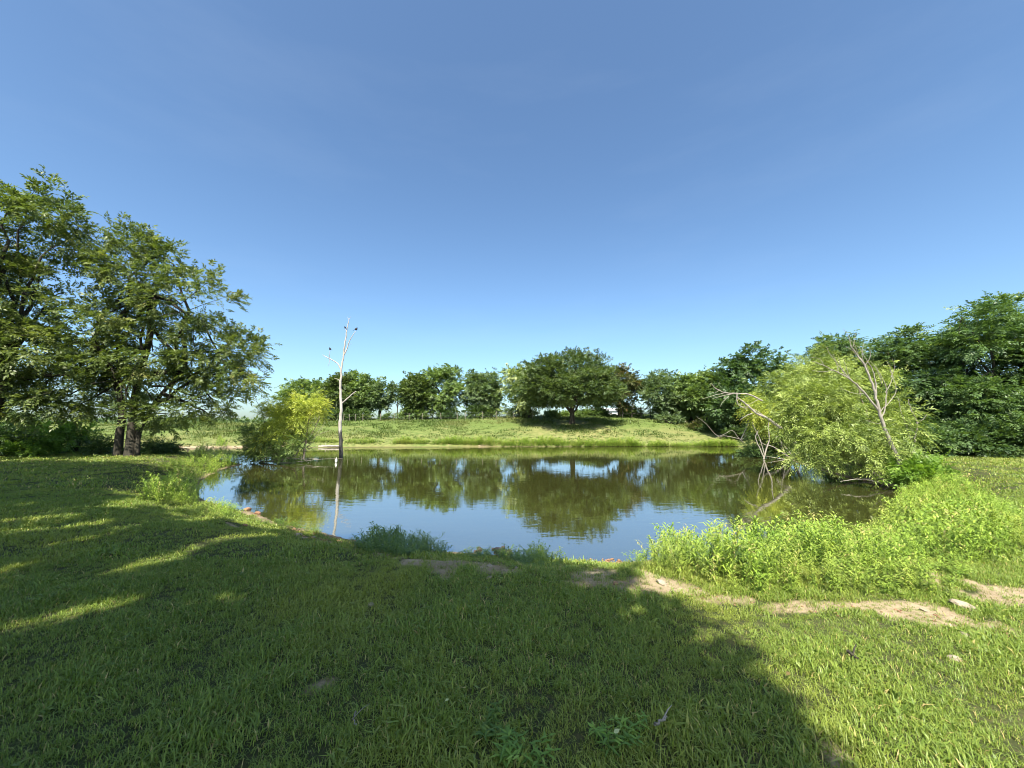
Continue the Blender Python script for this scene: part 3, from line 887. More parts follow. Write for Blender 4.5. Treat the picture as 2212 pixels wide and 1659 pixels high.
sb = G(545, 995, 0.2)
t = empty('willow_shrub', tuple(sb), 'dark green bushy willow shrub at the tip of the left bank', 'shrub')
g = Geo()
willow_crown(g, [B(552, 950, DW - .1, 26, 40), B(575, 972, DW, 42, 24), B(545, 978, DW - .2, 22, 20), B(620, 968, DW - .1, 40, 20), B(640, 950, DW - .1, 25, 14)], 90, 20, rc=0.3, L=0.28, leaf=0.10, wid=0.028, droop=0.2)
link('foliage', g.mesh('foliage', M['leaf_far'], sb), t)
g = Geo()
for k in range(8):
    stick([(545 + k * 6, 997), (548 + k * 6 + rng.uniform(-8, 8), 975), (550 + k * 5 + rng.uniform(-15, 15), 945)], DW, 0.018, 0.006, g=g)
link('stem', g.mesh('stem', M['bark'], sb, True), t)

def dead_thing(name, label, cat, base, sticks, D, mat, part='branch', trunk0=True, group=None):
    t = empty(name, tuple(base), label, cat, group)
    for i, s in enumerate(sticks):
        pxs, r0, r1 = s[:3]
        if not (i == 0 and trunk0):
            k_ = {'dead_snag': 1.0, 'dead_limb': 1.35, 'fallen_branches': 1.25}.get(name, 0.75)
            r0, r1 = max(r0 * k_, 0.008), max(r1 * k_, 0.004)
        dd = s[3] if len(s) > 3 else 0
        gg = stick(pxs, D, r0, r1, 0.004 + r0 * 0.08, dd=dd)
        link('trunk' if (i == 0 and trunk0) else part, gg.mesh(part, mat, base, True), t)
    return t

dead_thing('dead_shrub', 'thin bare dark twigs rising left of the yellow willow', 'shrub', G(562, 994, 0.1),
           [([(563, 995), (566, 950), (570, 915), (566, 890), (556, 870), (545, 855)], 0.022, 0.006), ([(568, 905), (560, 888), (548, 876), (530, 868)], 0.012, 0.004), ([(570, 915), (577, 895), (580, 875), (577, 862)], 0.012, 0.004),
            ([(566, 930), (552, 915), (535, 908)], 0.012, 0.004), ([(568, 890), (556, 889)], .008, .004)], DW - 0.2, M['bark'])
dead_thing('drowned_bush', 'leafless grey drowned bush in the water right of the willow', 'shrub', P(658, 990),
           [([(657, 992), (657, 975), (660, 955), (664, 930), (664, 905)], 0.06, 0.015), ([(655, 975), (672, 955), (690, 930), (703, 912)], 0.02, 0.005), ([(655, 980), (670, 968), (690, 962), (705, 958)], 0.018, 0.004),
            ([(657, 972), (645, 962), (630, 958)], 0.016, 0.004), ([(657, 970), (674, 958), (682, 945)], 0.014, 0.004), ([(658, 960), (690, 938), (715, 930)], 0.012, 0.003), ([(660, 950), (685, 932), (698, 925)], 0.01, 0.003), ([(656, 985), (640, 992), (620, 998)], 0.025, 0.008),
            ([(661, 945), (650, 930), (640, 922)], .012, .004)], DW + 0.2, M['post_wood'])
dead_thing('fallen_limbs', 'tangle of fallen pale branches at the left willow waterline', 'branches', P(600, 1000),
           [([(600, 997), (630, 990), (655, 992), (685, 990)], 0.03, 0.008), ([(620, 999), (650, 997), (690, 992), (740, 991)], 0.02, 0.006), ([(560, 1001), (600, 1000), (640, 998)], 0.035, 0.015), ([(645, 985), (660, 995), (668, 1000)], 0.015, 0.005),
            ([(590, 1002), (612, 992), (625, 982)], .016, .006)], DW, M['deadwood'], trunk0=False)
dead_thing('driftwood_log', 'pale driftwood log on the far shore left of the snag', 'log', P(712, 967),
           [([(688, 965), (710, 963.5), (737, 962.5)], 0.10, 0.07), ([(705, 964), (703, 958)], 0.04, 0.02), ([(690, 969), (712, 967.5), (735, 967)], 0.06, 0.03)], P(712, 966)[1] - 0.3, M['deadwood'])

# right-hand willow thicket
dr = P(1940, 1046, 0.1)
t = empty('leaning_willow', tuple(dr), 'big light green willow leaning out over the water on the right', 'tree')
g = Geo()
D1 = 13.6
blW = [B(1740, 815, D1 + 1.5, 26, 26), B(1880, 800, D1 + 1, 30, 26), B(1690, 930, D1 + 1, 30, 26), B(1930, 890, D1, 30, 40), B(1740, 985, D1 + .5, 34, 20), B(1830, 850, D1 + 1.5, 95, 65), B(1760, 860, D1 + 1, 75, 60), B(1850, 930, D1 + .3, 110, 60), B(1780, 935, D1 + .3, 75, 50), B(1850, 990, D1 - .2, 75, 38), B(1900, 960, D1, 60, 50), B(1790, 990, D1, 55, 28), B(1880, 1015, D1 - .5, 40, 20), B(1720, 880, D1 + 1.2, 45, 45)]
cw = willow_crown(g, blW, 215, 30, rc=0.38, shell=0.15, L=0.36, leaf=0.125, wid=0.026, droop=0.5)
link('crown', g.mesh('crown', M['leaf_willow'], dr), t)
g = Geo()
for pxs, r in [([(1950, 1048), (1920, 1040), (1890, 1020), (1850, 1000), (1800, 960), (1760, 900)], 0.075), ([(1945, 1046), (1900, 1035), (1840, 1032), (1790, 1018), (1740, 995), (1700, 985)], 0.07), ([(1940, 1046), (1890, 1000), (1840, 930), (1800, 870)], 0.06),
               ([(1935, 1044), (1890, 1030), (1870, 1010), (1830, 1005)], 0.04), ([(1930, 1042), (1880, 1036), (1830, 1040), (1790, 1030)], 0.03), ([(1950, 1040), (1900, 960), (1870, 880), (1850, 820)], 0.045)]:
    stick(pxs, D1 + .5, r * .8, r * 0.25, 0.02, g=g)
link('trunk', g.mesh('trunk', M['bark_pale'], dr, True), t)

b2 = P(1700, 985, 0.1)
D2 = P(1700, 985)[1]
t = empty('willow_tree', tuple(b2), 'tall olive green willow rising behind the leaning one', 'tree')
g = Geo()
willow_crown(g, [B(1795, 768, D2, 26, 24), B(1735, 792, D2, 24, 22), B(1850, 780, D2, 30, 22), B(1685, 822, D2, 24, 24), B(1640, 862, D2, 20, 22), B(1800, 805, D2, 66, 42), B(1740, 825, D2, 65, 50), B(1690, 850, D2 - .5, 45, 50), B(1850, 810, D2 + .3, 60, 45), B(1660, 900, D2 - .5, 35, 40), B(1710, 900, D2, 60, 60), B(1660, 950, D2, 40, 30)], 190, 26, rc=0.5, L=0.42, leaf=0.15, wid=0.032, droop=0.45)
link('crown', g.mesh('crown', M['leaf_willow'], b2), t)
g = Geo()
for pxs, r in [([(1705, 985), (1700, 940), (1690, 900), (1680, 860)], 0.09), ([(1710, 985), (1730, 920), (1760, 850), (1790, 800)], 0.08), ([(1700, 982), (1670, 940), (1650, 910)], 0.05)]:
    stick(pxs, D2, r, r * 0.35, 0.03, g=g)
link('trunk', g.mesh('trunk', M['bark'], b2, True), t)
b3 = P(1660, 975, 0.1)
t = empty('drooping_willow', tuple(b3), 'yellow drooping willow mop above the dead white limbs', 'tree')
g = Geo()
willow_crown(g, [B(1650, 872, D2 - 1, 34, 24), B(1635, 890, D2 - 1, 28, 30), B(1668, 900, D2 - 1, 26, 34)], 46, 30, rc=0.35, L=0.45, leaf=0.13, wid=0.028, droop=0.9, up=0.0)
link('crown', g.mesh('crown', M['leaf_willow_yellow'], b3), t)
g = Geo()
stick([(1690, 980), (1680, 940), (1665, 910), (1655, 880)], D2 - 1, 0.07, 0.03, 0.02, g=g)
link('trunk', g.mesh('trunk', M['bark'], b3, True), t)
shrub('dark shrub at the water under the drooping willow', 1650, 955, D2 - .3, 42, 26, M['leaf_dark'], nclump=50, rc=0.35, leaf=0.13)

# dead wood of the thicket
D3 = 12.3
dead_thing('dead_tree', 'bare grey leaning tree with branching top in front of the right willow', 'tree', P(1952, 1040, 0.3),
           [([(1955, 1042), (1945, 1010), (1928, 965), (1912, 925), (1900, 890), (1893, 860), (1885, 830), (1868, 790), (1850, 765), (1838, 745)], 0.068, 0.014),
            ([(1899, 888), (1880, 865), (1855, 835), (1830, 815), (1800, 800), (1780, 790), (1755, 780)], 0.045, 0.008), ([(1840, 822), (1812, 790), (1795, 768), (1785, 750)], 0.02, 0.005),
            ([(1893, 860), (1892, 830), (1885, 800), (1870, 775), (1855, 748)], 0.03, 0.006), ([(1905, 900), (1912, 880), (1915, 840), (1905, 815), (1890, 790)], 0.028, 0.006),
            ([(1912, 848), (1925, 825), (1925, 800), (1915, 780)], 0.016, 0.004), ([(1838, 745), (1832, 725), (1822, 710)], 0.012, 0.003), ([(1842, 750), (1846, 735), (1848, 720)], 0.010, 0.003),
            ([(1848, 765), (1838, 755), (1826, 748)], 0.010, 0.003), ([(1868, 790), (1880, 770), (1878, 750)], 0.012, 0.003), ([(1835, 818), (1828, 795), (1822, 775)], 0.012, 0.003), ([(1780, 790), (1770, 775), (1752, 772)], 0.008, 0.003),
            ([(1900, 890), (1920, 870), (1935, 845), (1930, 815), (1922, 800)], .018, .004), ([(1870, 850), (1845, 850), (1815, 838)], .014, .003), ([(1866, 785), (1862, 765), (1866, 742)], .01, .003), ([(1880, 815), (1872, 790), (1858, 772)], .012, .003), ([(1856, 773), (1846, 745), (1838, 735)], .009, .002), ([(1905, 830), (1895, 800), (1880, 780)], .01, .003), ([(1925, 815), (1932, 795), (1928, 775)], .008, .002), ([(1812, 805), (1805, 780), (1800, 765)], .009, .002), ([(1826, 812), (1815, 790), (1812, 772)], .009, .002), ([(1800, 800), (1775, 803), (1755, 800)], .008, .002), ([(1886, 870), (1862, 845), (1842, 832)], .012, .003), ([(1908, 905), (1898, 915), (1870, 908)], .01, .003)], D3, M['deadwood'])
dead_thing('dead_sapling', 'slim bare forked sapling in the bush right of the leaning dead tree', 'tree', G(1970, 1010, 0.5),
           [([(1969, 1012), (1971, 985), (1974, 965), (1978, 940), (1981, 915), (1975, 898), (1966, 880), (1962, 862)], 0.035, 0.008), ([(1974, 965), (1966, 945), (1958, 920), (1948, 895), (1940, 860)], 0.02, 0.005), ([(1981, 915), (1995, 905), (2005, 890)], 0.012, 0.003), ([(1978, 935), (1968, 925), (1965, 905)], .01, .003)], D3 + 0.5, M['deadwood'])
DM = D2 - 2.0
dead_thing('dead_limb', 'arching white dead limb reaching left above the pasture', 'branch', Q(1660, 900, DM),
           [([(1700, 935), (1660, 905), (1635, 893), (1610, 872), (1593, 858)], 0.06, 0.02), ([(1650, 868), (1618, 852), (1590, 850), (1565, 848), (1545, 838), (1535, 828)], 0.035, 0.006), ([(1590, 850), (1560, 855), (1538, 862)], 0.018, 0.004), ([(1572, 848), (1550, 852), (1530, 858), (1515, 862)], 0.014, 0.003),
            ([(1575, 855), (1562, 868), (1555, 880)], 0.012, 0.003), ([(1592, 850), (1592, 868), (1600, 878), (1615, 885)], 0.025, 0.008), ([(1640, 862), (1625, 870), (1605, 880)], 0.014, 0.004), ([(1555, 842), (1545, 848), (1532, 846)], 0.01, 0.003), ([(1660, 905), (1630, 885), (1600, 878)], 0.02, 0.006),
            ([(1625, 893), (1612, 898), (1598, 908)], .02, .006)], DM, M['deadwood'], trunk0=False)
dead_thing('fallen_branches', 'white antler like dead branches dipping into the water on the right', 'branches', P(1660, 990),
           [([(1650, 992), (1655, 970), (1662, 950), (1660, 925), (1662, 905)], 0.035, 0.012), ([(1650, 990), (1640, 965), (1632, 945), (1638, 930)], 0.026, 0.008), ([(1652, 985), (1642, 950), (1630, 925), (1625, 912)], 0.018, 0.005),
            ([(1720, 1005), (1700, 985), (1670, 965), (1650, 960), (1640, 950)], 0.03, 0.006), ([(1725, 1002), (1700, 970), (1680, 945), (1665, 935)], 0.02, 0.005), ([(1740, 1010), (1710, 995), (1680, 990), (1655, 985)], 0.025, 0.006), ([(1700, 985), (1690, 965), (1680, 930), (1674, 915)], 0.014, 0.004),
            ([(1672, 950), (1690, 935), (1720, 925)], 0.014, 0.003), ([(1728, 1040), (1727, 1000), (1724, 965)], 0.03, 0.012), ([(1740, 1012), (1770, 1015), (1800, 1008), (1820, 1000)], 0.018, 0.004)], DM, M['deadwood'], trunk0=False)
dead_thing('fallen_branches', 'pinkish grey forked dead branches over the far right shore', 'branches', P(1590, 970),
           [([(1612, 940), (1600, 950), (1582, 930), (1565, 938), (1545, 945)], 0.02, 0.004), ([(1600, 950), (1612, 925), (1618, 908)], 0.028, 0.008), ([(1605, 940), (1625, 930), (1642, 925)], 0.016, 0.004), ([(1598, 948), (1570, 942), (1548, 940), (1525, 915), (1505, 900)], 0.014, 0.003), ([(1600, 950), (1610, 958), (1622, 960)], .02, .006)], DM + 2, M['deadwood'], trunk0=False)
dead_thing('fallen_log', 'pale fallen trunk lying on the water under the leaning willow', 'log', P(1930, 1050),
           [([(1950, 1052), (1925, 1046), (1900, 1030), (1875, 1008)], 0.075, 0.03), ([(1940, 1048), (1915, 1035), (1895, 1016)], 0.03, 0.012), ([(1938, 1046), (1920, 1030), (1905, 1018)], 0.025, 0.01), ([(1925, 1048), (1890, 1040), (1860, 1035), (1815, 1040)], 0.03, 0.01)], 12.6, M['deadwood'])
shrub('bright leafy bush right of the leaning dead tree base', 1975, 1015, 12.2, 48, 36, M['leaf_bright'], nclump=80, rc=0.3, L=0.26, leaf=0.10, lw=0.45)

# --- the dead snag in the pond
sg = P(737, 988)
DS = sg[1]
t = dead_thing('dead_snag', 'tall bare white snag standing in the pond with dark wet foot', 'tree', sg,
               [([(737, 992), (736, 960), (735, 930), (735, 905), (737, 880), (735, 850), (736, 825), (737, 800), (741, 775), (745, 745), (748, 720), (752, 700), (754, 688)], 0.115, 0.016),
                ([(739, 872), (748, 865), (760, 856), (770, 865 - 14)], 0.06, 0.02) if False else ([(738, 872), (748, 863), (759, 853), (769, 845)], 0.045, 0.02),
                ([(737, 800), (731, 788), (722, 780), (711, 774), (702, 770), (697, 766)], 0.045, 0.012), ([(741, 770), (748, 757), (753, 742), (760, 728), (768, 715)], 0.042, 0.014),
                ([(736, 825), (729, 819), (722, 817)], 0.025, 0.008), ([(749, 717), (746, 711)], 0.02, 0.01), ([(754, 690), (758, 684)], 0.012, 0.004), ([(753, 690), (751, 685)], 0.01, 0.004), ([(746, 738), (750, 734)], .012, .005), ([(711, 776), (712, 766), (713, 757)], .014, .012), ([(712, 775), (710, 790)], .012, .008), ([(752, 703), (749, 700)], .012, .006), ([(755, 745), (760, 742)], .01, .004)], DS, M['snag'])
def bird(label, px, py, D, s, face):
    bm = bmesh.new()
    def ball(c, r, sc):
        v = bmesh.ops.create_uvsphere(bm, u_segments=12, v_segments=8, radius=r)['verts']
        for q in v:
            q.co = Vector((q.co.x * sc[0], q.co.y * sc[1], q.co.z * sc[2])) + Vector(c)
    ball((0, 0, 0.10), 0.055, (1.25, 0.85, 1.15))
    ball((0.045, 0, 0.165), 0.034, (1.05, 0.9, 1))
    v = bmesh.ops.create_cone(bm, cap_ends=True, segments=6, radius1=0.012, radius2=0.001, depth=0.035)['verts']
    for q in v: q.co = Vector((q.co.z + 0.09, q.co.x, q.co.y + 0.165))
    v = bmesh.ops.create_cube(bm, size=1)['verts']
    for q in v: q.co = Vector((q.co.x * 0.11 - 0.10, q.co.y * (0.03 if q.co.x > 0 else 0.045), q.co.z * 0.014 + 0.05 + q.co.x * 0.05))
    me = bpy.data.meshes.new('bird')
    bm.to_mesh(me)
    bm.free()
    me.materials.append(M['feather'])
    for p in me.polygons: p.use_smooth = True
    root = link('bird', me, None, tuple(Q(px, py, D)))
    gl = Geo()
    for yy in (-0.014, 0.014):
        tube(gl, [(0.0, yy, 0.06), (0.008, yy, 0.03), (0.0, yy, -0.01)], [0.005, 0.004, 0.004], 5)
    link('legs', gl.mesh('legs', M['feather']), root)
    root.scale = (s, s, s)
    root.rotation_euler = (0, 0, face)
    return tag(root, label, 'bird', 'birds perched on the snag')
bird('dark bird perched on the thin twig left of the snag', 713, 757.5, DS, 1.0, 2.8)
bird('dark bird perched on the tip of the snag right branch', 769, 715, DS, 1.1, 0.3)
bird('dark bird on the short stub high on the snag left side', 745.5, 711, DS, 0.9, 2.6)
g = Geo()
fp = P(726, 999)
ph, th = np.meshgrid(np.linspace(0, np.pi, 8), np.linspace(0, 2 * np.pi, 12, endpoint=False), indexing='ij')
V = np.stack([np.sin(ph) * np.cos(th) * 0.06, np.sin(ph) * np.sin(th) * 0.06, 0.09 + np.cos(ph) * 0.11], -1).reshape(-1, 3) + fp
i = np.arange(7)[:, None] * 12 + np.arange(12)[None, :]
k = np.arange(7)[:, None] * 12 + (np.arange(12)[None, :] + 1) % 12
g.add(V, None, np.stack([i, i + 12, k + 12, k], -1).reshape(-1, 4))
tube(g, [fp + [0, 0, .18], fp + [0, 0, .26]], [.015, .008], 6)
tag(link('fishing_float', g.mesh('fishing_float', M['white_paint'], fp, True), None, tuple(fp)), 'small white float on the water just left of the snag', 'float')

# --- stump and post on the left
sp = G(160, 968)
DSP = sp[1]
t = empty('tree_stump', tuple(sp), 'short sawn tree stump among bushes at the left', 'stump')
g = Geo()
n = 24
ang = np.linspace(0, 2 * np.pi, n, endpoint=False)
prof = 0.23 * (1 + 0.12 * np.sin(ang * 3 + 1) + 0.06 * np.sin(ang * 7))
hs = [(-0.1, 1.35), (0.05, 1.15), (0.2, 1.02), (0.42, 1.0), (0.5, 1.0)]
V = np.concatenate([np.stack([np.cos(ang) * prof * s_, np.sin(ang) * prof * s_, np.full(n, h)], -1) for h, s_ in hs])
i = np.arange(4)[:, None] * n + np.arange(n)[None, :]
k = np.arange(4)[:, None] * n + (np.arange(n)[None, :] + 1) % n
g.add(V, None, np.stack([i, k, k + n, i + n], -1).reshape(-1, 4))
link('stump_bark', g.mesh('stump_bark', M['post_wood'], None, False), t)
g = Geo()
V = np.concatenate([np.stack([np.cos(ang) * prof * 1.03, np.sin(ang) * prof * 1.03, np.full(n, .5)], -1), np.stack([np.cos(ang) * prof * .98, np.sin(ang) * prof * .98, 0.535 + 0.01 * np.sin(ang * 5)], -1), [[0, 0, .53]]])
i = np.arange(n)
g.add(V, np.stack([n + i, n + (i + 1) % n, np.full(n, 2 * n)], -1), np.stack([i, (i + 1) % n, n + (i + 1) % n, n + i], -1))
link('cut_top', g.mesh('cut_top', M['stump_cut']), t)
pp = G(404, 985, 0.1)
g = Geo()
tube(g, [pp - [0, 0, .3], pp + [0.0, 0, .2], pp + [.02, 0, .42]], [.06, .055, .05], 8)
tag(link('wooden_post', g.mesh('wooden_post', M['bark'], pp, True), None, tuple(pp)), 'short dark wooden post at the pond edge right of the left trunks', 'post')

# --- fences, farm building on the crest
def crest_pt(px, D):
    q = Q(px, 900, D)
    return np.array([q[0], D, gz1(q[0], D)])
t = empty('wire_fence', tuple(crest_pt(900, 45)), 'wire fence with thin pale posts along the hill crest', 'fence')
o0 = crest_pt(900, 45)
px_list = [622, 655, 690, 742, 755, 768, 784, 822, 851, 884, 912, 953, 988, 1005, 1043, 1072, 1110, 1150]
gp0 = Geo()
tube(gp0, [(0, 0, -0.2), (0, 0, 0.5), (0.01, 0, 0.85)], [.03, .028, .025], 6)
pm = gp0.mesh('post', M['post_wood'], None, True)
tops = []
for i, px in enumerate(px_list):
    q = crest_pt(px, 44.5 + 0.4 * math.sin(i))
    link('post', pm, t, tuple(q - o0)).rotation_euler = (rng.normal(0, .04), rng.normal(0, .05), rng.random() * 6)
    tops.append(q)
for h in (0.3, 0.55, 0.8):
    g = Geo()
    tube(g, [q - o0 + [0, 0, h] for q in tops], 0.004, 4)
    link('wire', g.mesh('wire', M['steel_wire']), t)
o0 = crest_pt(1400, 42)
t = empty('rail_fence', tuple(o0), 'wooden rail fence between the browning tree and the feathery tree', 'fence')
gp0 = Geo()
tube(gp0, [(0, 0, -0.2), (0, 0, 1.2)], [.06, .055], 8)
pm = gp0.mesh('post', M['bark'], None, True)
qs = [crest_pt(px, 44) for px in (1345, 1365, 1385, 1405, 1425, 1445)]
for q in qs:
    link('post', pm, t, tuple(q - o0))
for h in (0.5, 1.05):
    for a, b in zip(qs[:-1], qs[1:]):
        g = Geo()
        tube(g, [a - o0 + [0, -.06, h], b - o0 + [0, -.06, h]], 0.04, 6)
        link('rail', g.mesh('rail', M['bark'], None, True), t)

def farm_building(label, px, D, W, Dp, H, RH, name='farm_building'):
    q = crest_pt(px, D)
    t = empty(name, tuple(q), label, 'building')
    def boxm(nm, x0, x1, y0, y1, z0, z1, mat, parent=None, loc=(0, 0, 0)):
        V = [(x, y, z) for z in (z0, z1) for y in (y0, y1) for x in (x0, x1)]
        F = np.array([[0, 1, 5, 4], [1, 3, 7, 5], [3, 2, 6, 7], [2, 0, 4, 6], [4, 5, 7, 6], [2, 3, 1, 0]])
        return link(nm, mesh_from(nm, V, F, mat), parent, loc)
    boxm('wall', -W / 2, W / 2, 0, Dp, -0.3, H, M['white_paint'], t)
    V = [(-W / 2 - .3, -.3, H + .004), (W / 2 + .3, -.3, H + .004), (W / 2 + .3, Dp + .3, H + .004), (-W / 2 - .3, Dp + .3, H + .004), (-W / 2 - .3, Dp / 2, H + RH), (W / 2 + .3, Dp / 2, H + RH)]
    me = bpy.data.meshes.new('roof')
    me.from_pydata(V, [], [(0, 1, 5, 4), (2, 3, 4, 5), (1, 2, 5), (3, 0, 4), (3, 2, 1, 0)])
    me.materials.append(M['metal_roof'])
    link('roof', me, t)
    for x in np.linspace(-W / 2 + 1, W / 2 - 1, 4):
        f = boxm('window', -.45, .45, -.05, .0 - .003, H - 1.5, H - .6, M['post_wood'], t, (x, 0, 0))
        boxm('pane', -.38, .38, -.06, -.053, H - 1.43, H - .67, M['window_glass'], f)
    boxm('door', -.45, .45, -.05, -.003, -.2, 1.75, M['post_wood'], t, (0, 0, 0))
farm_building('low white farm building glimpsed under the right of the round tree', 1318, 78, 6, 5, 2.55, 0.6)
farm_building('tiny white shed glimpsed on the crest behind the yellow willow', 700, 95, 5, 4, 3.1, 0.7, 'shed')

# ------------------------------------------------------------------ weeds
def stalk_arrays(h, nl, leaf, wid, seed, bend=0.25):
    r = np.random.default_rng(seed)
    g = Geo()
    az = r.uniform(0, 6.28)
    n = 5
    s = np.linspace(0, 1, n)
    p = np.stack([np.cos(az) * bend * h * s ** 2, np.sin(az) * bend * h * s ** 2, h * (s - 0.12 * s ** 3)], -1)
    tube(g, p, np.linspace(0.004, 0.0015, n), 3, 0.3, cap=False)
    k = np.arange(nl)
    t = 0.12 + 0.88 * (k + r.random(nl) * 0.6) / nl
    base = np.stack([np.interp(t, s, p[:, c]) for c in range(3)], -1)
    a = k * 2.4 + r.normal(0, 0.4, nl)
    el = r.uniform(0.25, 1.05, nl)
    d = np.stack([np.cos(a) * np.cos(el), np.sin(a) * np.cos(el), np.sin(el)], -1)
    ln = leaf * r.uniform(0.65, 1.2, nl) * (1.1 - 0.35 * t)
    tint = np.clip(r.normal(0.45, 0.18, nl), 0, 1)
    mid = base + d * ln[:, None] * 0.5
    d2 = norm(d + np.array([0, 0, -0.9]) * r.uniform(0.5, 1.3, nl)[:, None])
    tip = mid + d2 * ln[:, None] * 0.55
    sd = norm(np.cross(d, [0, 0, 1.0]))
    wv = (wid * r.uniform(0.8, 1.2, nl))[:, None]
    q = (base + mid) / 2
    V = np.stack([base, q + sd * wv * 0.45, q - sd * wv * 0.45, mid + sd * wv * 0.5, mid - sd * wv * 0.5, tip], 1).reshape(-1, 3)
    i = np.arange(nl)[:, None] * 6
    g.add(V, np.concatenate([i + [[0, 2, 1]], i + [[3, 4, 5]]]), i + np.array([[1, 2, 4, 3]]), np.repeat(tint, 6))
    return np.concatenate(g.V), np.concatenate(g.F3), np.concatenate(g.F4), np.concatenate(g.T)

STALKS = [stalk_arrays(0.62, 22, 0.135, 0.019, s, 0.18 + 0.06 * (s % 4)) for s in range(8)]

def weeds_mesh(name, pts, hts, mat, wide=1.0):
    g = Geo()
    for (x, y, z), h in zip(pts, hts):
        V, F3, F4, T = STALKS[rng.integers(len(STALKS))]
        a = rng.uniform(0, 6.28)
        c, s = math.cos(a), math.sin(a)
        k = h / 0.62
        kk = max(k, 0.6) * wide
        W = np.stack([(V[:, 0] * c - V[:, 1] * s) * kk, (V[:, 0] * s + V[:, 1] * c) * kk, V[:, 2] * k], -1)
        W[:, 0] += W[:, 2] * rng.normal(0, 0.15)
        W[:, 1] += W[:, 2] * rng.normal(0, 0.15)
        old = rng.random() < 0.05
        if old: W[:, 2] *= 1.15
        g.add(W + [x, y, z - 0.02], F3, F4, np.clip(T + (0.55 if old else rng.normal(0, 0.13)), 0, 1))
    return g

def in_poly(x, y, poly):
    ins = np.zeros(x.shape, bool)
    n = len(poly)
    for i in range(n):
        a, b = poly[i], poly[(i + 1) % n]
        if a[1] != b[1]:
            ins ^= ((a[1] > y) != (b[1] > y)) & (x < (b[0] - a[0]) * (y - a[1]) / (b[1] - a[1]) + a[0])
    return ins

def edge_dist(x, y, poly):
    best = np.full(x.shape, 1e9)
    for i in range(len(poly)):
        a, b = np.array(poly[i]), np.array(poly[(i + 1) % len(poly)])
        e = b - a
        t = np.clip(((x - a[0]) * e[0] + (y - a[1]) * e[1]) / (e @ e + 1e-9), 0, 1)
        best = np.minimum(best, np.hypot(x - a[0] - t * e[0], y - a[1] - t * e[1]))
    return best

def weed_area(pxpoly, dens, hmax, zg=0.3):
    poly = [G(a, b, zg)[:2] for a, b in pxpoly]
    pa = np.array(poly)
    lo, hi = pa.min(0), pa.max(0)
    n = int((hi - lo).prod() * dens)
    x = rng.uniform(lo[0], hi[0], n)
    y = rng.uniform(lo[1], hi[1], n)
    ok = in_poly(x, y, poly)
    x, y = x[ok], y[ok]
    e = edge_dist(x, y, poly)
    m = np.clip(0.15 + 1.45 * fbm(x * 1.5, y * 1.5, 55, 3), 0.35, 1.3)
    h = hmax * np.clip(0.55 + e / 0.7, 0, 1) * m * rng.uniform(0.8, 1.15, len(x))
    keep = (shore_dist(x, y) > -0.12) & (h > 0.1)
    x, y, h = x[keep], y[keep], h[keep]
    return np.stack([x, y, np.maximum(gz(x, y), 0)], -1), h

p, h = weed_area([(1365, 1226), (1455, 1248), (1590, 1282), (1760, 1290), (1920, 1290), (2060, 1285), (2110, 1230), (2225, 1190), (2260, 1150), (2150, 1095), (2060, 1048), (2000, 1040), (1955, 1062), (1940, 1100), (1895, 1150), (1800, 1188), (1640, 1204), (1500, 1208), (1425, 1210)], 95, 0.55)
tag(link('bank_weeds', weeds_mesh('bank_weeds', p, h, None).mesh('bank_weeds', M['weed'])), kind='stuff')
print('bank weeds', len(p))

def weed_clump(label, pxpoly, dens, hmax, mat, zg=0.3):
    p, h = weed_area(pxpoly, dens, hmax, zg)
    b = p.mean(0)
    g = weeds_mesh('weed_clump', p, h, None)
    o = link('weed_clump', g.mesh('weed_clump', mat, b), None, tuple(b))
    if 'ragged' in label: o['kind'] = 'stuff'
    return tag(o, label, 'weeds', 'weed clumps on the near bank')
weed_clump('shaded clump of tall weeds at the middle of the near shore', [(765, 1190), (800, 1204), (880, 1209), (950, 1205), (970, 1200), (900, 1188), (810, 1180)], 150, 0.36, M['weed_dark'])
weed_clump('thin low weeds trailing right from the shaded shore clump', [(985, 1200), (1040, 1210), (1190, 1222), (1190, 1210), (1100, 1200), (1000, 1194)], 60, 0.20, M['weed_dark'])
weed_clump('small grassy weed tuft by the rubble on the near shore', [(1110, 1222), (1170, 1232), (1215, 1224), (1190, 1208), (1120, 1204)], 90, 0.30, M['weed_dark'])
weed_clump('large bright weed mound on the left bank', [(300, 1082), (340, 1094), (420, 1092), (432, 1070), (415, 1050), (340, 1056)], 75, 0.62, M['weed'])
weed_clump('low weed mound below the large one on the left bank', [(400, 1112), (460, 1118), (515, 1116), (510, 1098), (440, 1090)], 80, 0.36, M['weed'])
weed_clump('bright weed strip along the left bank point', [(380, 1032), (440, 1040), (530, 1006), (530, 992), (470, 985), (400, 1000), (330, 1024)], 34, 0.62, M['weed'])
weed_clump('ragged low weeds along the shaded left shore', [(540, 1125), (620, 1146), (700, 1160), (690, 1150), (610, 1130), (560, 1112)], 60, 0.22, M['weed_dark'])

def lawn_weed(label, px, py, n, h, mat, spread=0.05):
    c = G(px, py, 0.6)
    pts = [(c[0] + rng.normal(0, spread), c[1] + rng.normal(0, spread), c[2]) for _ in range(n)]
    o = link('lawn_weed', weeds_mesh('lawn_weed', pts, [h * rng.uniform(.7, 1.1) for _ in pts], None).mesh('lawn_weed', mat, c), None, tuple(c))
    tag(o, label, 'weed', 'broad leaved weeds in the lawn')
lawn_weed('feathery bluish weed in the shaded lawn at the bottom centre', 1040, 1585, 5, 0.095, M['weed_dark'])
lawn_weed('light green leafy weed left of its twin in the shaded lawn', 1330, 1600, 3, 0.10, M['leaf_bright'])
lawn_weed('light green leafy weed right of its twin in the shaded lawn', 1372, 1590, 3, 0.10, M['leaf_bright'])
lawn_weed('small clump of tall fresh blades at the bottom edge', 1115, 1650, 6, 0.12, M['leaf_bright'])
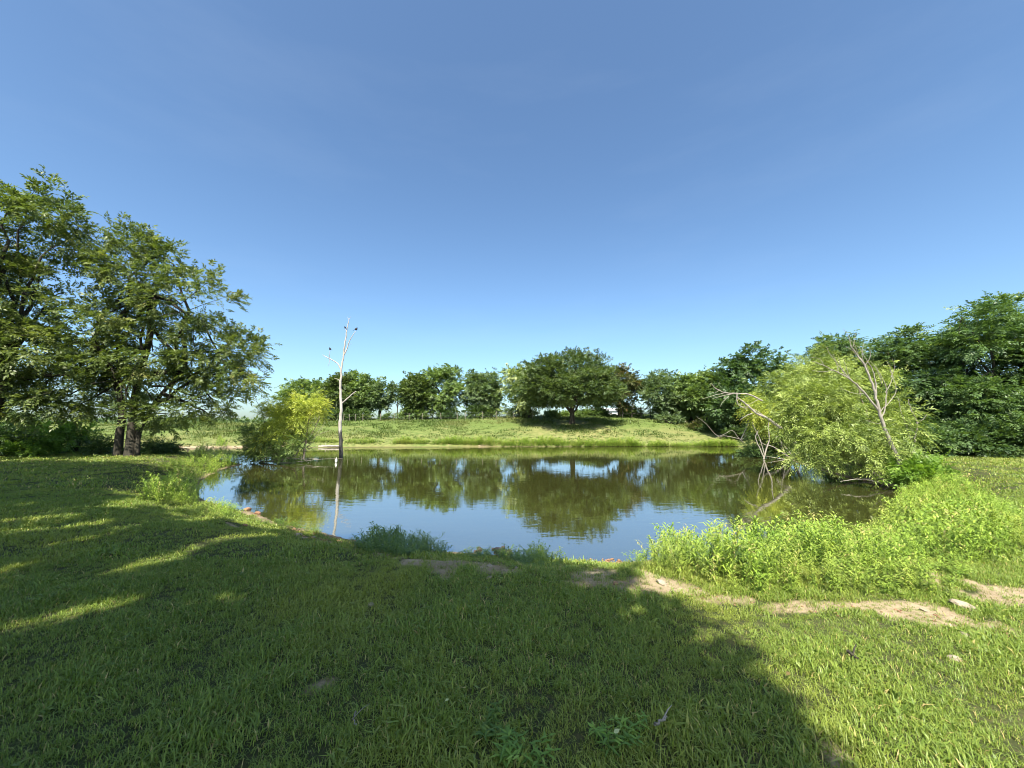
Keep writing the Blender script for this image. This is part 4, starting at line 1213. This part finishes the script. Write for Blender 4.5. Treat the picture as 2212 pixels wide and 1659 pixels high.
# fringe of bright weeds on the far shore
def far_fringe():
    pts, hs = [], []
    for px in np.concatenate([np.linspace(845, 1600, 560), np.linspace(775, 840, 40), np.linspace(560, 770, 110)]):
        q = P(px, 965.2)
        dens = vnoise(np.array([px / 28.0]), np.array([0.5]), 5)[0] * 0.65 + 0.35 * vnoise(np.array([px / 9.0]), np.array([0.5]), 6)[0]
        if px < 842: dens *= 0.62
        if dens < 0.22: continue
        for _ in range(5):
            x, y = q[0] + rng.normal(0, 0.12), q[1] + 0.25 + rng.uniform(-0.15, 0.75)
            pts.append((x, y, max(gz1(x, y), 0)))
            hs.append(np.clip(1.05 * dens * rng.uniform(0.6, 1.1) * (1.2 if px > 1420 else 1), 0.15, 1.0))
    tag(link('shore_weeds', weeds_mesh('shore_weeds', pts, hs, None, wide=1.5).mesh('shore_weeds', M['weed'])), kind='stuff')
far_fringe()

# ------------------------------------------------------------------ lawn and pasture grass (instanced blades)
def tuft_mesh(name, mat, nb, h, wid, spread, seed, lean=0.6):
    r = np.random.default_rng(seed)
    g = Geo()
    a = r.uniform(0, 6.28, nb)
    rr = spread * np.sqrt(r.random(nb))
    base = np.stack([np.cos(a) * rr, np.sin(a) * rr, np.full(nb, -0.01)], -1)
    az = r.uniform(0, 6.28, nb)
    hh = h * r.uniform(0.55, 1.2, nb)
    le = r.uniform(0.15, lean, nb)
    d = np.stack([np.cos(az), np.sin(az), np.zeros(nb)], -1)
    sd = np.stack([-np.sin(az), np.cos(az), np.zeros(nb)], -1) * (wid * r.uniform(0.7, 1.2, nb))[:, None] * 0.5
    up = np.array([0, 0, 1.0])
    p1 = base + up * hh[:, None] * 0.5 + d * (hh * le * 0.28)[:, None]
    p2 = base + up * (hh * (0.92 - 0.35 * le))[:, None] + d * (hh * le * 0.85)[:, None]
    V = np.stack([base - sd * 0.8, base + sd * 0.8, p1 + sd, p1 - sd, p2], 1).reshape(-1, 3)
    i = np.arange(nb)[:, None] * 5
    tint = np.clip(r.normal(0.42, 0.2, nb), 0, 1)
    tint[r.random(nb) < 0.05] = 1.0
    g.add(V, i + np.array([[3, 2, 4]]), i + np.array([[0, 1, 2, 3]]), np.repeat(tint, 5))
    return g.mesh(name, mat)

def scatter(name, pts, scale, variants, tilt=0.12):
    n = len(pts)
    me = bpy.data.meshes.new(name)
    me.vertices.add(n)
    me.vertices.foreach_set('co', np.asarray(pts, np.float32).ravel())
    a = me.attributes.new('rot', 'FLOAT_VECTOR', 'POINT')
    a.data.foreach_set('vector', np.stack([rng.normal(0, tilt, n), rng.normal(0, tilt, n), rng.uniform(0, 6.28, n)], -1).astype(np.float32).ravel())
    a = me.attributes.new('scl', 'FLOAT', 'POINT')
    a.data.foreach_set('value', np.asarray(scale, np.float32))
    a = me.attributes.new('pick', 'INT', 'POINT')
    a.data.foreach_set('value', rng.integers(0, len(variants), n).astype(np.int32))
    o = link(name, me)
    col = bpy.data.collections.new(name + '_tufts')
    for v in variants:
        col.objects.link(bpy.data.objects.new(v.name, v))
    ng = bpy.data.node_groups.new(name, 'GeometryNodeTree')
    ng.interface.new_socket('Geometry', in_out='INPUT', socket_type='NodeSocketGeometry')
    ng.interface.new_socket('Geometry', in_out='OUTPUT', socket_type='NodeSocketGeometry')
    N = ng.nodes
    gi, go = N.new('NodeGroupInput'), N.new('NodeGroupOutput')
    mp = N.new('GeometryNodeMeshToPoints')
    ip = N.new('GeometryNodeInstanceOnPoints')
    ci = N.new('GeometryNodeCollectionInfo')
    ci.inputs['Collection'].default_value = col
    ci.inputs['Separate Children'].default_value = True
    ci.inputs['Reset Children'].default_value = True
    def na(nm, ty):
        x = N.new('GeometryNodeInputNamedAttribute')
        x.data_type = ty
        x.inputs['Name'].default_value = nm
        return x.outputs['Attribute']
    L = ng.links
    L.new(gi.outputs[0], mp.inputs['Mesh'])
    L.new(mp.outputs[0], ip.inputs['Points'])
    L.new(ci.outputs[0], ip.inputs['Instance'])
    ip.inputs['Pick Instance'].default_value = True
    L.new(na('pick', 'INT'), ip.inputs['Instance Index'])
    L.new(na('rot', 'FLOAT_VECTOR'), ip.inputs['Rotation'])
    L.new(na('scl', 'FLOAT'), ip.inputs['Scale'])
    L.new(ip.outputs[0], go.inputs[0])
    md = o.modifiers.new('scatter', 'NODES')
    md.node_group = ng
    return tag(o, kind='stuff')

def fan(d0, d1, dens, umax=1.42):
    n = int(umax * (d1 * d1 - d0 * d0) * dens)
    y = np.sqrt(rng.uniform(d0 * d0, d1 * d1, n))
    x = rng.uniform(-umax, umax, n) * y
    return x, y

def lawn(name, d0, d1, dens, tufts, ymax=22, dmin=0.12):
    x, y = fan(d0, d1, dens)
    d = shore_dist(x, y)
    ok = (d > dmin) & (y < ymax) & (np.abs(x) < 34)
    x, y = x[ok], y[ok]
    k = dirt(x, y) + (fbm(x * 5, y * 5, 61, 3) - 0.5) * 0.5
    ok = rng.random(len(x)) > np.clip(k * 0.85 - 0.15, 0, 0.6)
    x, y, k = x[ok], y[ok], k[ok]
    s = 0.86 * np.clip(0.25 + 1.5 * fbm(x * 1.9, y * 1.9, 90, 4), 0.4, 1.6) * rng.uniform(0.75, 1.25, len(x)) * (1 - 0.45 * np.clip(k, 0, 1))
    scatter(name, np.stack([x, y, gz(x, y)], -1), s, tufts)
    print(name, len(x))

near_t = [tuft_mesh('tuft', M['grass'], 18, 0.068, 0.0047, 0.055, 100 + i, 1.35) for i in range(8)]
mid_t = [tuft_mesh('tuft', M['grass'], 18, 0.068, 0.0085, 0.10, 200 + i, 1.2) for i in range(6)]
far_t = [tuft_mesh('tuft', M['grass'], 18, 0.068, 0.017, 0.22, 300 + i, 1.1) for i in range(6)]
lawn('lawn_grass', 1.3, 4.5, 760, near_t)
lawn('lawn_grass', 4.5, 9.0, 210, mid_t)
lawn('lawn_grass', 9.0, 26, 44, far_t)

broad_t = [tuft_mesh('tuft', M['grass'], 9, 0.075, 0.011, 0.05, 500 + i, 1.6) for i in range(4)]
lawn('broad_grass', 1.3, 7.0, 40, broad_t)
M['dry_grass'] = leafmat('dry_blade', [(0.0, (0.13, 0.15, 0.04)), (0.5, (0.26, 0.23, 0.10)), (1.0, (0.42, 0.35, 0.19))], trans=0.25, rough=0.5)
def dry():
    x, y = fan(1.3, 12, 200)
    k = dirt(x, y)
    ok = (k > 0.12) & (shore_dist(x, y) > 0.02) & (rng.random(len(x)) < 0.75)
    x, y = x[ok], y[ok]
    scatter('dry_grass', np.stack([x, y, gz(x, y)], -1), rng.uniform(0.25, 0.75, len(x)), [tuft_mesh('tuft', M['dry_grass'], 9, 0.07, 0.006, 0.09, 600 + i, 1.8) for i in range(5)], 0.3)
    print('dry', len(x))
dry()

def pasture():
    x, y = fan(25, 50, 9, 1.35)
    d = shore_dist(x, y)
    ok = (d > 0.4) & (y > 22.5)
    x, y, d = x[ok], y[ok], d[ok]
    nz = fbm(x * 0.35, y * 0.35, 31, 4)
    ok = (rng.random(len(x)) < np.clip((nz - 0.25) * 2.2, 0.15, 1)) & (np.hypot(x - OAKP[0], y - OAKP[1] - 1) > 2.0) & (dirt(x, y) < 0.4)
    x, y, d, nz = x[ok], y[ok], d[ok], nz[ok]
    s = (0.4 + 1.2 * nz) * rng.uniform(0.6, 1.3, len(x)) * np.clip(0.35 + d / 6, 0, 1)
    s = np.where(rng.random(len(x)) < 0.02, s * 2.0, s)
    tf = [tuft_mesh('tuft', M['pasture_grass'], 18, 0.20, 0.035, 0.35, 400 + i, 1.1) for i in range(6)]
    scatter('pasture_grass', np.stack([x, y, gz(x, y)], -1), s, tf)
    print('pasture', len(x))
pasture()

# ------------------------------------------------------------------ stones, twigs
def rock_mesh(seed, mat, flat=0.6):
    r = np.random.default_rng(seed)
    bm = bmesh.new()
    bmesh.ops.create_icosphere(bm, subdivisions=2, radius=1.0)
    ax = norm(r.normal(0, 1, (7, 3)))
    cut = r.uniform(0.55, 0.9, 7)
    for v in bm.verts:
        p = np.array(v.co)
        for a, c in zip(ax, cut):
            k = p @ a
            if k > c: p = p - a * (k - c) * 0.85
        v.co = Vector(p * np.array([1.15, 0.85, flat]) + r.normal(0, 0.02, 3))
    me = bpy.data.meshes.new('rock')
    bm.to_mesh(me)
    bm.free()
    me.materials.append(mat)
    return me
RK = {k: [rock_mesh(s * 10 + j, M[m], f) for j in range(4)] for s, (k, m, f) in enumerate((('dark', 'dark_rock', .75), ('pale', 'pale_rock', .5), ('rust', 'rust_rock', .6)))}

def rock(px, py, kind, size, label, group=None, z=None, cat='rock'):
    size *= 0.55
    q = G(px, py, 0.3) if z is None else P(px, py, z)
    o = link('rock', RK[kind][rng.integers(4)], None, (q[0], q[1], max(q[2], -0.02) + size * 0.22))
    o.scale = (size * rng.uniform(.85, 1.2), size * rng.uniform(.85, 1.1), size * rng.uniform(.8, 1.1))
    o.rotation_euler = (rng.normal(0, .15), rng.normal(0, .15), rng.uniform(0, 6.28))
    return tag(o, label, cat, group)

rock(535, 1102, 'rust', 0.17, 'large brown rock at the waterline right of the low weed mound')
rock(556, 1110, 'rust', 0.13, 'second brown rock at the waterline, nearer the viewer than the large one')
rock(527, 1137, 'rust', 0.11, 'reddish stone lying in the grass below the two brown shore rocks')
rock(642, 1158, 'pale', 0.12, 'pale flat stone left of the other pale stone on the shaded shore')
rock(675, 1162, 'pale', 0.08, 'small pale flat stone right of the larger one on the shaded shore')
rock(684, 1149, 'pale', 0.06, 'whitish pebble among the rubble at the shaded waterline')
for i, (x, y, s) in enumerate([(1077, 1190, .085), (1086, 1185, .06), (1089, 1193, .07), (1100, 1195, .075), (1065, 1187, .035), (1036, 1187, .06), (1033, 1191, .05), (1027, 1192, .04)]):
    rock(x, y, 'dark', s * 1.6, ['largest dark wet stone of the right group in the shallows', 'dark wet stone farthest out in the right group', 'dark wet stone between the largest and the rightmost in the shallows', 'rightmost dark wet stone standing in the shallows', 'small lone dark stone between the two groups in the shallows', 'largest dark wet stone of the left group in the shallows', 'dark wet stone nearest the weeds in the left group', 'leftmost tiny dark stone in the shallows'][i], 'dark wet stones in the shallows', z=0.0)
rock(1057, 1225, 'pale', 0.07, 'grey white stone on the bare shaded soil above the dark wet stones')
rock(1117, 1229, 'pale', 0.06, 'pale stone beside the small grassy weed tuft')
rock(1056, 1249, 'pale', 0.05, 'tiny white stone in the grass below the grey white one')
rock(1428, 1260, 'pale', 0.10, 'pale pointed stone in front of the left end of the bank weeds')
rock(2084, 1314, 'pale', 0.14, 'largest pale stone lying at the right end of the bare earth strip')
rock(2058, 1307, 'pale', 0.09, 'slim pale stone touching the left of the largest right hand stone')
rock(1997, 1320, 'pale', 0.05, 'small pale stone on the sunlit bare earth left of the larger ones')
rock(2089, 1378, 'pale', 0.08, 'pale flat stone in sunlit grass near the right edge')
rock(2062, 1426, 'pale', 0.07, 'tan stone sunk in the sunlit lawn at the lower right')
def leaf_litter(label, px, py, mat, sz):
    c = G(px, py, 0.6) + [0, 0, 0.055]
    g = Geo()
    leaves(g, np.array([[0, 0, 0.0]]), np.array([[0.8, 0.5, 0.15]]), np.array([[0.0, -0.5, 1.0]]), sz, sz * 0.45, np.array([0.9]))
    tube(g, [(0, 0, 0), (-sz * .2, -sz * .12, -.004), (-sz * .35, -sz * .2, -.012)], [.0015, .001, .001], 4)
    tag(link('fallen_leaf', g.mesh('fallen_leaf', mat), None, tuple(c)), label, 'leaf')
leaf_litter('pale yellow fallen leaf in the shaded lawn near the leafy weeds', 1325, 1612, M['leaf_pale'], 0.05)
leaf_litter('small whitish fallen leaf in the shaded lawn left of the feathery weed', 960, 1538, M['leaf_pale'], 0.03)
leaf_litter('brown fallen leaf in the sunlit grass near the shadow edge', 1700, 1480, M['leaf_brown'], 0.05)
rock(801, 1307, 'pale', 0.06, 'lone tan stone in the shaded lawn')
rock(1330, 1262, 'rust', 0.05, 'brown stone on the bare earth below the rubble')

# loose rubble along the waterline
g = Geo()
rb = [np.array([v.co for v in RK['rust'][j].vertices]) for j in range(4)]
rf = [np.array([p.vertices[:] for p in RK['rust'][j].polygons]) for j in range(4)]
spots = [(rng.uniform(1205, 1345), rng.uniform(1209, 1232)) for _ in range(170)] + [(x, 1130 + (x - 590) * 0.255 + rng.uniform(-2, 14)) for x in rng.uniform(620, 780, 160)] + [(rng.uniform(1400, 2180), 0) for _ in range(60)]
for x, y in spots:
    if y == 0: y = np.interp(x, [1400, 1650, 1950, 2180], [1262, 1306, 1325, 1370]) + rng.normal(0, 8)
    q = G(x, y, 0.2)
    j = rng.integers(4)
    s = rng.uniform(0.010, 0.032) if y < 1236 else rng.uniform(0.006, 0.016)
    a = rng.uniform(0, 6.28)
    V = rb[j] * s * rng.uniform(.7, 1.2, 3)
    V = np.stack([V[:, 0] * math.cos(a) - V[:, 1] * math.sin(a), V[:, 0] * math.sin(a) + V[:, 1] * math.cos(a), V[:, 2]], -1)
    g.add(V + [q[0], q[1], max(q[2], 0) + s * 0.2], rf[j])
tag(link('shore_rubble', g.mesh('shore_rubble', M['rust_rock'])), kind='stuff')

def twig(label, pxs, r, name='twig', mat='deadwood'):
    pts = [G(x, y) + [0, 0, 0.05] for x, y in pxs]
    g = Geo()
    L = smooth_line(pts, 4, 0.004)
    tube(g, L, np.linspace(r, r * .4, len(L)), 6)
    m = L[len(L) // 2]
    tube(g, [m, m + [0.04, 0.03, 0.03], m + [.07, .05, .04]], [r * .6, r * .4, r * .2], 5)
    b = pts[0]
    tag(link(name, g.mesh(name, M[mat], b, True), None, tuple(b)), label, 'twig')
twig('curved pale twig lying in the shaded lawn near the shadow edge', [(1415, 1588), (1425, 1585), (1437, 1575), (1440, 1568)], 0.008)
twig('thin white stem in the shaded lawn at the bottom centre', [(768, 1560), (764, 1575), (768, 1590)], 0.004)
twig('dark broken twig in the sunlit grass right of the shadow edge', [(1832, 1424), (1845, 1432), (1855, 1440)], 0.012, mat='bark')

# ------------------------------------------------------------------ trees behind the viewer whose shade lies on the lawn
def LW(px, py):
    p = G(px, py, 0.55)
    return (p[0], p[1])
GAPS = [(*LW(1905, 1655), *LW(1775, 1480), 0.34), (*LW(1775, 1480), *LW(1590, 1330), 0.32), (*LW(2050, 1655), *LW(1900, 1480), 0.5), (*LW(300, 1086), *LW(500, 1100), 0.55), (*LW(-60, 1365), *LW(265, 1300), 0.30), (*LW(290, 1222), *LW(395, 1203), 0.28), (*LW(430, 1180), *LW(560, 1158), 0.25), (*LW(960, 1330), *LW(985, 1322), 0.22), (*LW(990, 1272), *LW(1010, 1268), 0.22),
        (*LW(400, 1128), *LW(540, 1120), 0.22), (*LW(-40, 1130), *LW(120, 1118), 0.2), (*LW(-30, 1240), *LW(60, 1225), 0.22), (*LW(420, 1310), *LW(520, 1290), 0.2)]
COT = 1 / math.tan(SUN_EL)
def shade_lobe(sx, sy, H, r, ry=None):
    """crown lobe at height H over the lawn whose shade falls at (sx, sy)"""
    return (sx - HEAD[0] * H * COT, sy - HEAD[1] * H * COT, 0.6 + H, r, r if ry is None else ry, r * 0.75)
SHADE = [shade_lobe(*a) for a in [(0.15, 1.3, 8, 0.8), (0.62, 2.0, 9, .8), (0.66, 2.7, 9.5, .65), (0.35, 3.4, 9.5, .6), (-1.15, 1.5, 8, 1.5), (-0.25, 2.3, 9, 1.0), (-0.1, 2.9, 9.5, .8), (-0.05, 4.1, 9.5, 0.7), (-0.8, 5.0, 10, 0.9), (-0.6, 1.0, 8, 0.9), (-1.2, 3.0, 9, 1.9), (-0.35, 3.4, 10, 0.9), (-3.0, 2.0, 8, 2.0), (-2.6, 4.3, 10, 1.7), (-0.8, 4.2, 10.5, 1.0), (-4.6, 4.6, 10, 1.3), (-1.9, -0.5, 7, 1.9), (-4.5, 0.5, 8, 2.2), (-2.9, 5.6, 10.5, 1.2), (-4.9, 6.0, 10, 1.1), (-0.6, -1.0, 7, 1.1)]]
ba = np.array([-3.5, -9.5, gz1(-3.5, -9.5)])
plant_tree('shade_tree', 'big tree behind the viewer shading the near lawn', 'tree', ba, SHADE, M['leaf_walnut'], M['bark'],
           dict(nclump=620, per=18, rc=0.5, L=0.40, K=9, leaf=0.20, wid=0.10, shell=0.2, up=0.1, droop=0.2, gaps=GAPS), ba + [0.3, .5, 4.5], 0.35, nl=14, ntw=80)
SHADE2 = [shade_lobe(*a) for a in [(-7.5, 4, 8, 1.9), (-9.5, 6.0, 9, 2.0), (-7.6, 7.0, 10, 1.3), (-12, 5, 8, 2.4), (-11, 8.6, 10, 1.9), (-14, 8, 9.5, 2.4), (-13, 11.5, 11, 1.7), (-17, 9, 10, 2.4), (-17, 12.6, 11.5, 1.8), (-21, 11, 10, 2.6), (-10.5, 12, 12, 1.3), (-14.5, 13.2, 12, 1.4), (-21, 13.4, 11, 1.6), (-7, 1.5, 7, 2), (-11, 1.5, 7, 2.2), (-25, 13, 11, 2.3), (-8.8, 12.8, 12, 1.2), (-11.5, 13.6, 12, 1.2), (-17.5, 13.9, 12, 1.2), (-14, 10, 10, 1.8), (-10.5, 10.6, 11, 1.2), (-8.6, 11.2, 11, 1.1), (-12.5, 12.6, 12, 1.5), (-19.5, 14, 12, 1.3), (-15.5, 11, 11, 1.8)]]
bb = np.array([-14.0, -5.5, gz1(-14.0, -5.5)])
plant_tree('shade_tree', 'tall tree behind the viewer to the left shading the far lawn', 'tree', bb, SHADE2, M['leaf_walnut'], M['bark'],
           dict(nclump=680, per=17, rc=0.6, L=0.45, K=8, leaf=0.24, wid=0.115, shell=0.2, up=0.1, droop=0.2, gaps=GAPS), bb + [0, 0, 5.0], 0.4, nl=18, ntw=80)
tot = sum(len(o.data.polygons) for o in bpy.data.objects if o.type == 'MESH')
print('faces', tot)
